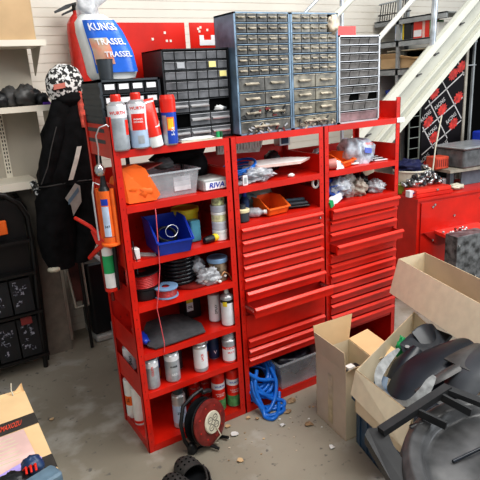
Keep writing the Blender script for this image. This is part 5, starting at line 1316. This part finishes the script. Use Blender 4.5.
MB().box(x1, x1+.03, .87, .90, 0, 2.2, M('board_edge', (.36, .33, .28), .5)).build('frame_edge', T)
b = MB(); b.box(x0+.02, x0+.05, .895, .92, 0, .95, RACKG); b.box(x1-.06, x1-.03, .895, .92, 0, .95, RACKG); b.build('stand', T)

# ================================================================== WORKBENCH RIGHT
RZ = -9
BX = Tr(2.475, .42, 0, RZ)
T = thing('workbench', 'red steel workbench cabinet with sloping front right of the drawers', 'workbench', (2.475, .42, 0))
b = MB(); b.box(0, 1.3, .0, .40, .0, .88, RED, BX); b.build('cabinet_body', T)
b = MB(); b.box(-.01, 1.32, -.015, .41, .88, .90, RED, BX); b.build('top', T)
b = MB(); b.box(.03, 1.27, -.010, .0, .62, .86, RED, BX); b.box(.03, .034, -.011, .0, .1, .86, REDD, BX); b.box(.03, 1.27, -.0125, 0, .615, .622, REDD, BX)
b.slab([BX @ V((.06, -.012, .62)), BX @ V((.52, -.012, .62)), BX @ V((.40, -.012, .50)), BX @ V((.20, -.012, .50))][::-1], (0, -.006, 0), REDD); b.build('front_panel', T)
for x, z_ in ((.14, .82), (.16, .835), (.36, .72), (.62, .83), (.15, .55)): MB().lathe([(.010, 0), (.010, .006), (0, .008)], BX @ V((x, -.012, z_)), CHROME, 10, axis=(-.1, -1, 0)).build('fastener', T)
b = MB(); b.slab([BX @ V((.17, -.20, .585)), BX @ V((.62, -.20, .585)), BX @ V((.62, -.0, .60)), BX @ V((.17, -.0, .60))], (0, 0, .025), REDL); b.build('ledge', T)
T = thing('grey_metal_box', 'mottled grey metal box with screws standing before the workbench', 'box', (2.65, .1, 0))
X = Tr(2.50, .065, 0, -8)
b = MB(); b.bevbox(0, .30, 0, .12, .30, .665, M('mottled_zinc', (.16, .165, .17), .4, .2, n=.5, sc=22), .004, X); b.build('box_body', T)
for x, z_ in ((.02, .60), (.02, .36), (.26, .60), (.27, .37), (.2, .33)): MB().lathe([(.009, 0), (.009, .004), (0, .006)], X @ V((x, -.001, z_)), CHROME, 10, axis=(0, -1, 0)).build('screw', T)
b = MB(); b.box(.02, .28, .02, .10, .0, .30, DARKPL, X); b.build('pedestal', T)
random.seed(23); b = MB()
for i in range(26):
    x = random.uniform(-.05, .18); y = random.uniform(-.06, .05); p = BX @ V((.22+x, -.13+y, .618)); b.blob(p+V((0, 0, random.random()*.02)), (.012, .010, .010), random.choice((CHROME, SILVER, MAROON, WHITE)), .4, 4, i, 8, 6)
tag(b.build('loose_fasteners'), 'loose bright fasteners piled on the red ledge', 'fasteners', kind='stuff')

zB = .902
def onb(x, y): p = BX @ V((x, y, 0)); return p.x, p.y
T = thing('tool_case', 'lower flat red metal case at the front of the workbench', 'case', (*onb(.16, .08), zB))
MB().bevbox(.0, .36, .01, .20, zB, zB+.026, RED, .006, BX).build('case_body', T)
T = thing('tool_case', 'upper flat red metal case with small catch below the shiny fittings', 'case', (*onb(.16, .08), zB+.027))
MB().bevbox(.01, .35, .025, .20, zB+.027, zB+.058, REDL, .006, BX).build('case_body', T)
MB().box(.20, .22, .018, .026, zB+.035, zB+.048, CHROME, BX).build('catch', T)
b = MB(); random.seed(31)
for i in range(150):
    a = max(-.17, min(.19, random.gauss(0, .085))); c = random.gauss(0, .04); h = max(0, .15-abs(a)*.8)*random.random()
    p = BX @ V((.17+a, .14+c*.6, zB+.068+h)); b.lathe([(.012, 0), (.013, .006), (.013, .022), (.008, .026), (.008, .034), (0, .035)], p, random.choice((CHROME, GREYPL, DARKPL, CHROME, BLACKPL, SILVER)), 8, axis=(random.uniform(-1, 1), random.uniform(-1, 1), random.uniform(0, 1)))
tag(b.build('metal_fittings'), 'glittering heap of metal fittings on top of the red cases', 'fittings', kind='stuff')
x, y = onb(.0, .30)
T = thing('tub', 'cream tub holding dark blue cloth at the back of the workbench', 'tub', (2.52, .76, zB))
b = MB(); b.lathe([(.10, 0), (.115, .02), (.14, .17), (.15, .175), (.15, .185), (.135, .185), (.11, .03), (0, .03)], (2.655, .645, zB+.0), M('cream_tub', (.80, .76, .64), .4), 28); b.build('tub_body', T)
tag(MB().blob((2.645, .66, zB+.195), (.115, .11, .055), M('navy_cloth', (.006, .009, .06), .7), .4, 3, 6, 30, 20, flat=.3, cr=.8).build('navy_cloth'), 'dark blue cloth heaped in the cream tub', 'cloth')
tag(MB().lathe([(.05, 0), (.055, .01), (.055, .075, M('cream_tin', (.70, .66, .40), .5)), (.05, .08)], (*onb(-.01+.05, .22), zB), M('olive_tin', (.25, .30, .03), .5), 20).build('paint_tin'), 'olive and cream tin beside the white card', 'tin')
T = thing('white_carton', 'white card with blue print leaning on the workbench left corner', 'carton', (*onb(.02, .08), zB))
X = BX @ Tr(-.03, .055, zB+.001, 0)
b = MB(); b.box(-.0, .10, -.0, .05, 0, .05, WHITEP, X); b.build('carton_body', T)
MB().box(.03, .06, -.002, -.0003, .018, .035, BLUE, X).build('print', T)
T = thing('rag_pile', 'cream rag and glass jar at the right of the workbench top', 'rag', (*onb(.45, .1), zB))
p = BX @ V((.47, .10, 0)); b = MB(); b.blob((p.x, p.y, zB+.022), (.07, .05, .022), BEIGE, .4, 4, 7, flat=.1); b.build('rag', T)
tag(MB().lathe([(.03, 0), (.034, .004), (.034, .07), (.026, .08)], (*onb(.42, .20), zB), CLEARP, 18).build('glass_jar'), 'small glass jar behind the cream rag on the workbench', 'jar')
tag(MB().blob((*onb(.33, .16), zB+.085), (.03, .03, .025), M('coral_part', (.5, .16, .10), .4), .4, 4, 3, 12, 8).build('coral_part'), 'coral coloured part at the edge of the fittings heap', 'part')
b = MB(); b.tube([(2.72, .50, zB+.09), (2.80, .54, 1.25), (2.93, .60, 1.48)], .006, M('pale_wood', (.55, .52, .42), .5), 8)
tag(b.build('long_rod'), 'long thin pale rod standing up from the fittings', 'rod')
# second table behind with grey box
T = thing('raised_shelf', 'grey board shelf standing at the back of the workbench under the plastic boxes', 'shelf', (3.2, .6, .902))
b = MB(); b.box(.42, 1.25, .12, .40, 1.03, 1.055, M('grey_board', (.30, .28, .23), .6), BX); b.build('top', T)
for x, y in ((.45, .15), (1.2, .15), (.45, .37), (1.2, .37)): MB().box(x-.02, x+.02, y-.02, y+.02, .902, 1.03, DARKPL, BX).build('leg', T)
MB().box(.60, 1.2, .18, .19, .902, 1.03, M('slate_panel', (.12, .16, .19), .5), BX).build('front_panel', T)
T = thing('plastic_box', 'large smoky grey plastic box with flat lid behind the workbench', 'box', (3.25, .55, 1.06))
X = BX @ Tr(.50, .10, 1.056, 4)
b = MB(); b.bevbox(.04, .50, .0, .30, 0, .15, M('smoky_box', (.13, .135, .14), .25, n=.25), .02, X); b.build('box_body', T)
b = MB(); b.bevbox(.02, .52, -.02, .32, .15, .172, M('smoky_lid', (.27, .28, .29), .3, n=.15), .02, X); b.build('lid', T)
T = thing('basket', 'orange red plastic basket between the tub and the grey box', 'basket', (2.98, .75, 1.06))
b = MB(); X = Tr(2.93, .62, 1.056, -9)
b.bevbox(-.07, .07, -.06, .06, 0, .10, M('orange_red', (.55, .07, .03), .5), .012, X)
for i in range(6): b.box(-.06+i*.022, -.05+i*.022, -.0615, -.06, .02, .08, MAROON, X)
b.build('basket_body', T)
T = thing('stacking_bin', 'dark blue bin standing behind the smoky grey plastic box', 'bin', (3.64, .67, 1.056))
b = MB(); b.bevbox(3.50, 3.78, .61, .73, 1.056, 1.30, BLUE, .02); b.build('bin_body', T)
b = MB(); b.blob((3.52, .595, 1.265), (.03, .02, .02), WHITE, .3, 3, 5, 10, 6); b.build('white_cap', T)
T = thing('ladder_frame', 'grey green wire frame standing under the stair', 'frame', (2.85, .95, 0))
b = MB()
for x in (2.86, 2.99): b.tube([(x, .87, 0), (x, .87, 1.55)], .008, M('dull_green_grey', (.16, .18, .16), .5), 8)
for i in range(14): b.tube([(2.86, .87, .3+i*.09), (2.99, .87, .3+i*.09)], .005, M('dull_green_grey', (.16, .18, .16), .5), 6)
b.build('wires', T)

# ================================================================== LIGHT, WORLD, CAMERA
W = bpy.data.worlds.new('World'); SC.world = W; W.use_nodes = True
bg = W.node_tree.nodes['Background']; bg.inputs[0].default_value = (.86, .93, 1, 1); bg.inputs[1].default_value = .42
def area(name, loc, target, size, power, col):
    l = bpy.data.lights.new(name, 'AREA'); l.shape = 'RECTANGLE'; l.size = size[0]; l.size_y = size[1]; l.energy = power; l.color = col
    o = bpy.data.objects.new(name, l); COL.objects.link(o); o.location = loc
    o.rotation_euler = (V(target)-V(loc)).to_track_quat('-Z', 'Y').to_euler(); return o
area('hall_light', (1.6, -1.6, 4.2), (1.2, .2, .8), (3.5, 2.2), 165, (1, .98, .94))
area('door_daylight', (5.2, -4.0, 3.0), (1.3, -.2, .6), (3, 2.5), 150, (.90, .95, 1))
area('left_light', (-2.6, -3.2, 3.6), (.3, .4, 1.2), (2, 2), 40, (1, .96, .90))
SC.view_settings.view_transform = 'Standard'; SC.view_settings.look = 'Medium High Contrast'; SC.view_settings.exposure = -.08

cam = bpy.data.cameras.new('camera'); co = bpy.data.objects.new('camera', cam); COL.objects.link(co); SC.camera = co
F_, ya_, pi_, ro_ = 538.487, .534024, .290798, -.058487
fw = V((math.sin(ya_)*math.cos(pi_), math.cos(ya_)*math.cos(pi_), -math.sin(pi_)))
rt = V((math.cos(ya_), -math.sin(ya_), 0)); upv = rt.cross(fw)
r2 = rt*math.cos(ro_)+upv*math.sin(ro_); u2 = -rt*math.sin(ro_)+upv*math.cos(ro_)
mt = Matrix((r2, u2, -fw)).transposed().to_4x4(); mt.translation = V((-.756196, -2.338621, 1.858388))
co.matrix_world = mt
cam.sensor_width = 36; cam.lens = F_/480*36; cam.clip_start = .02

for o in bpy.data.objects:
    if '_w' in o: del o['_w']
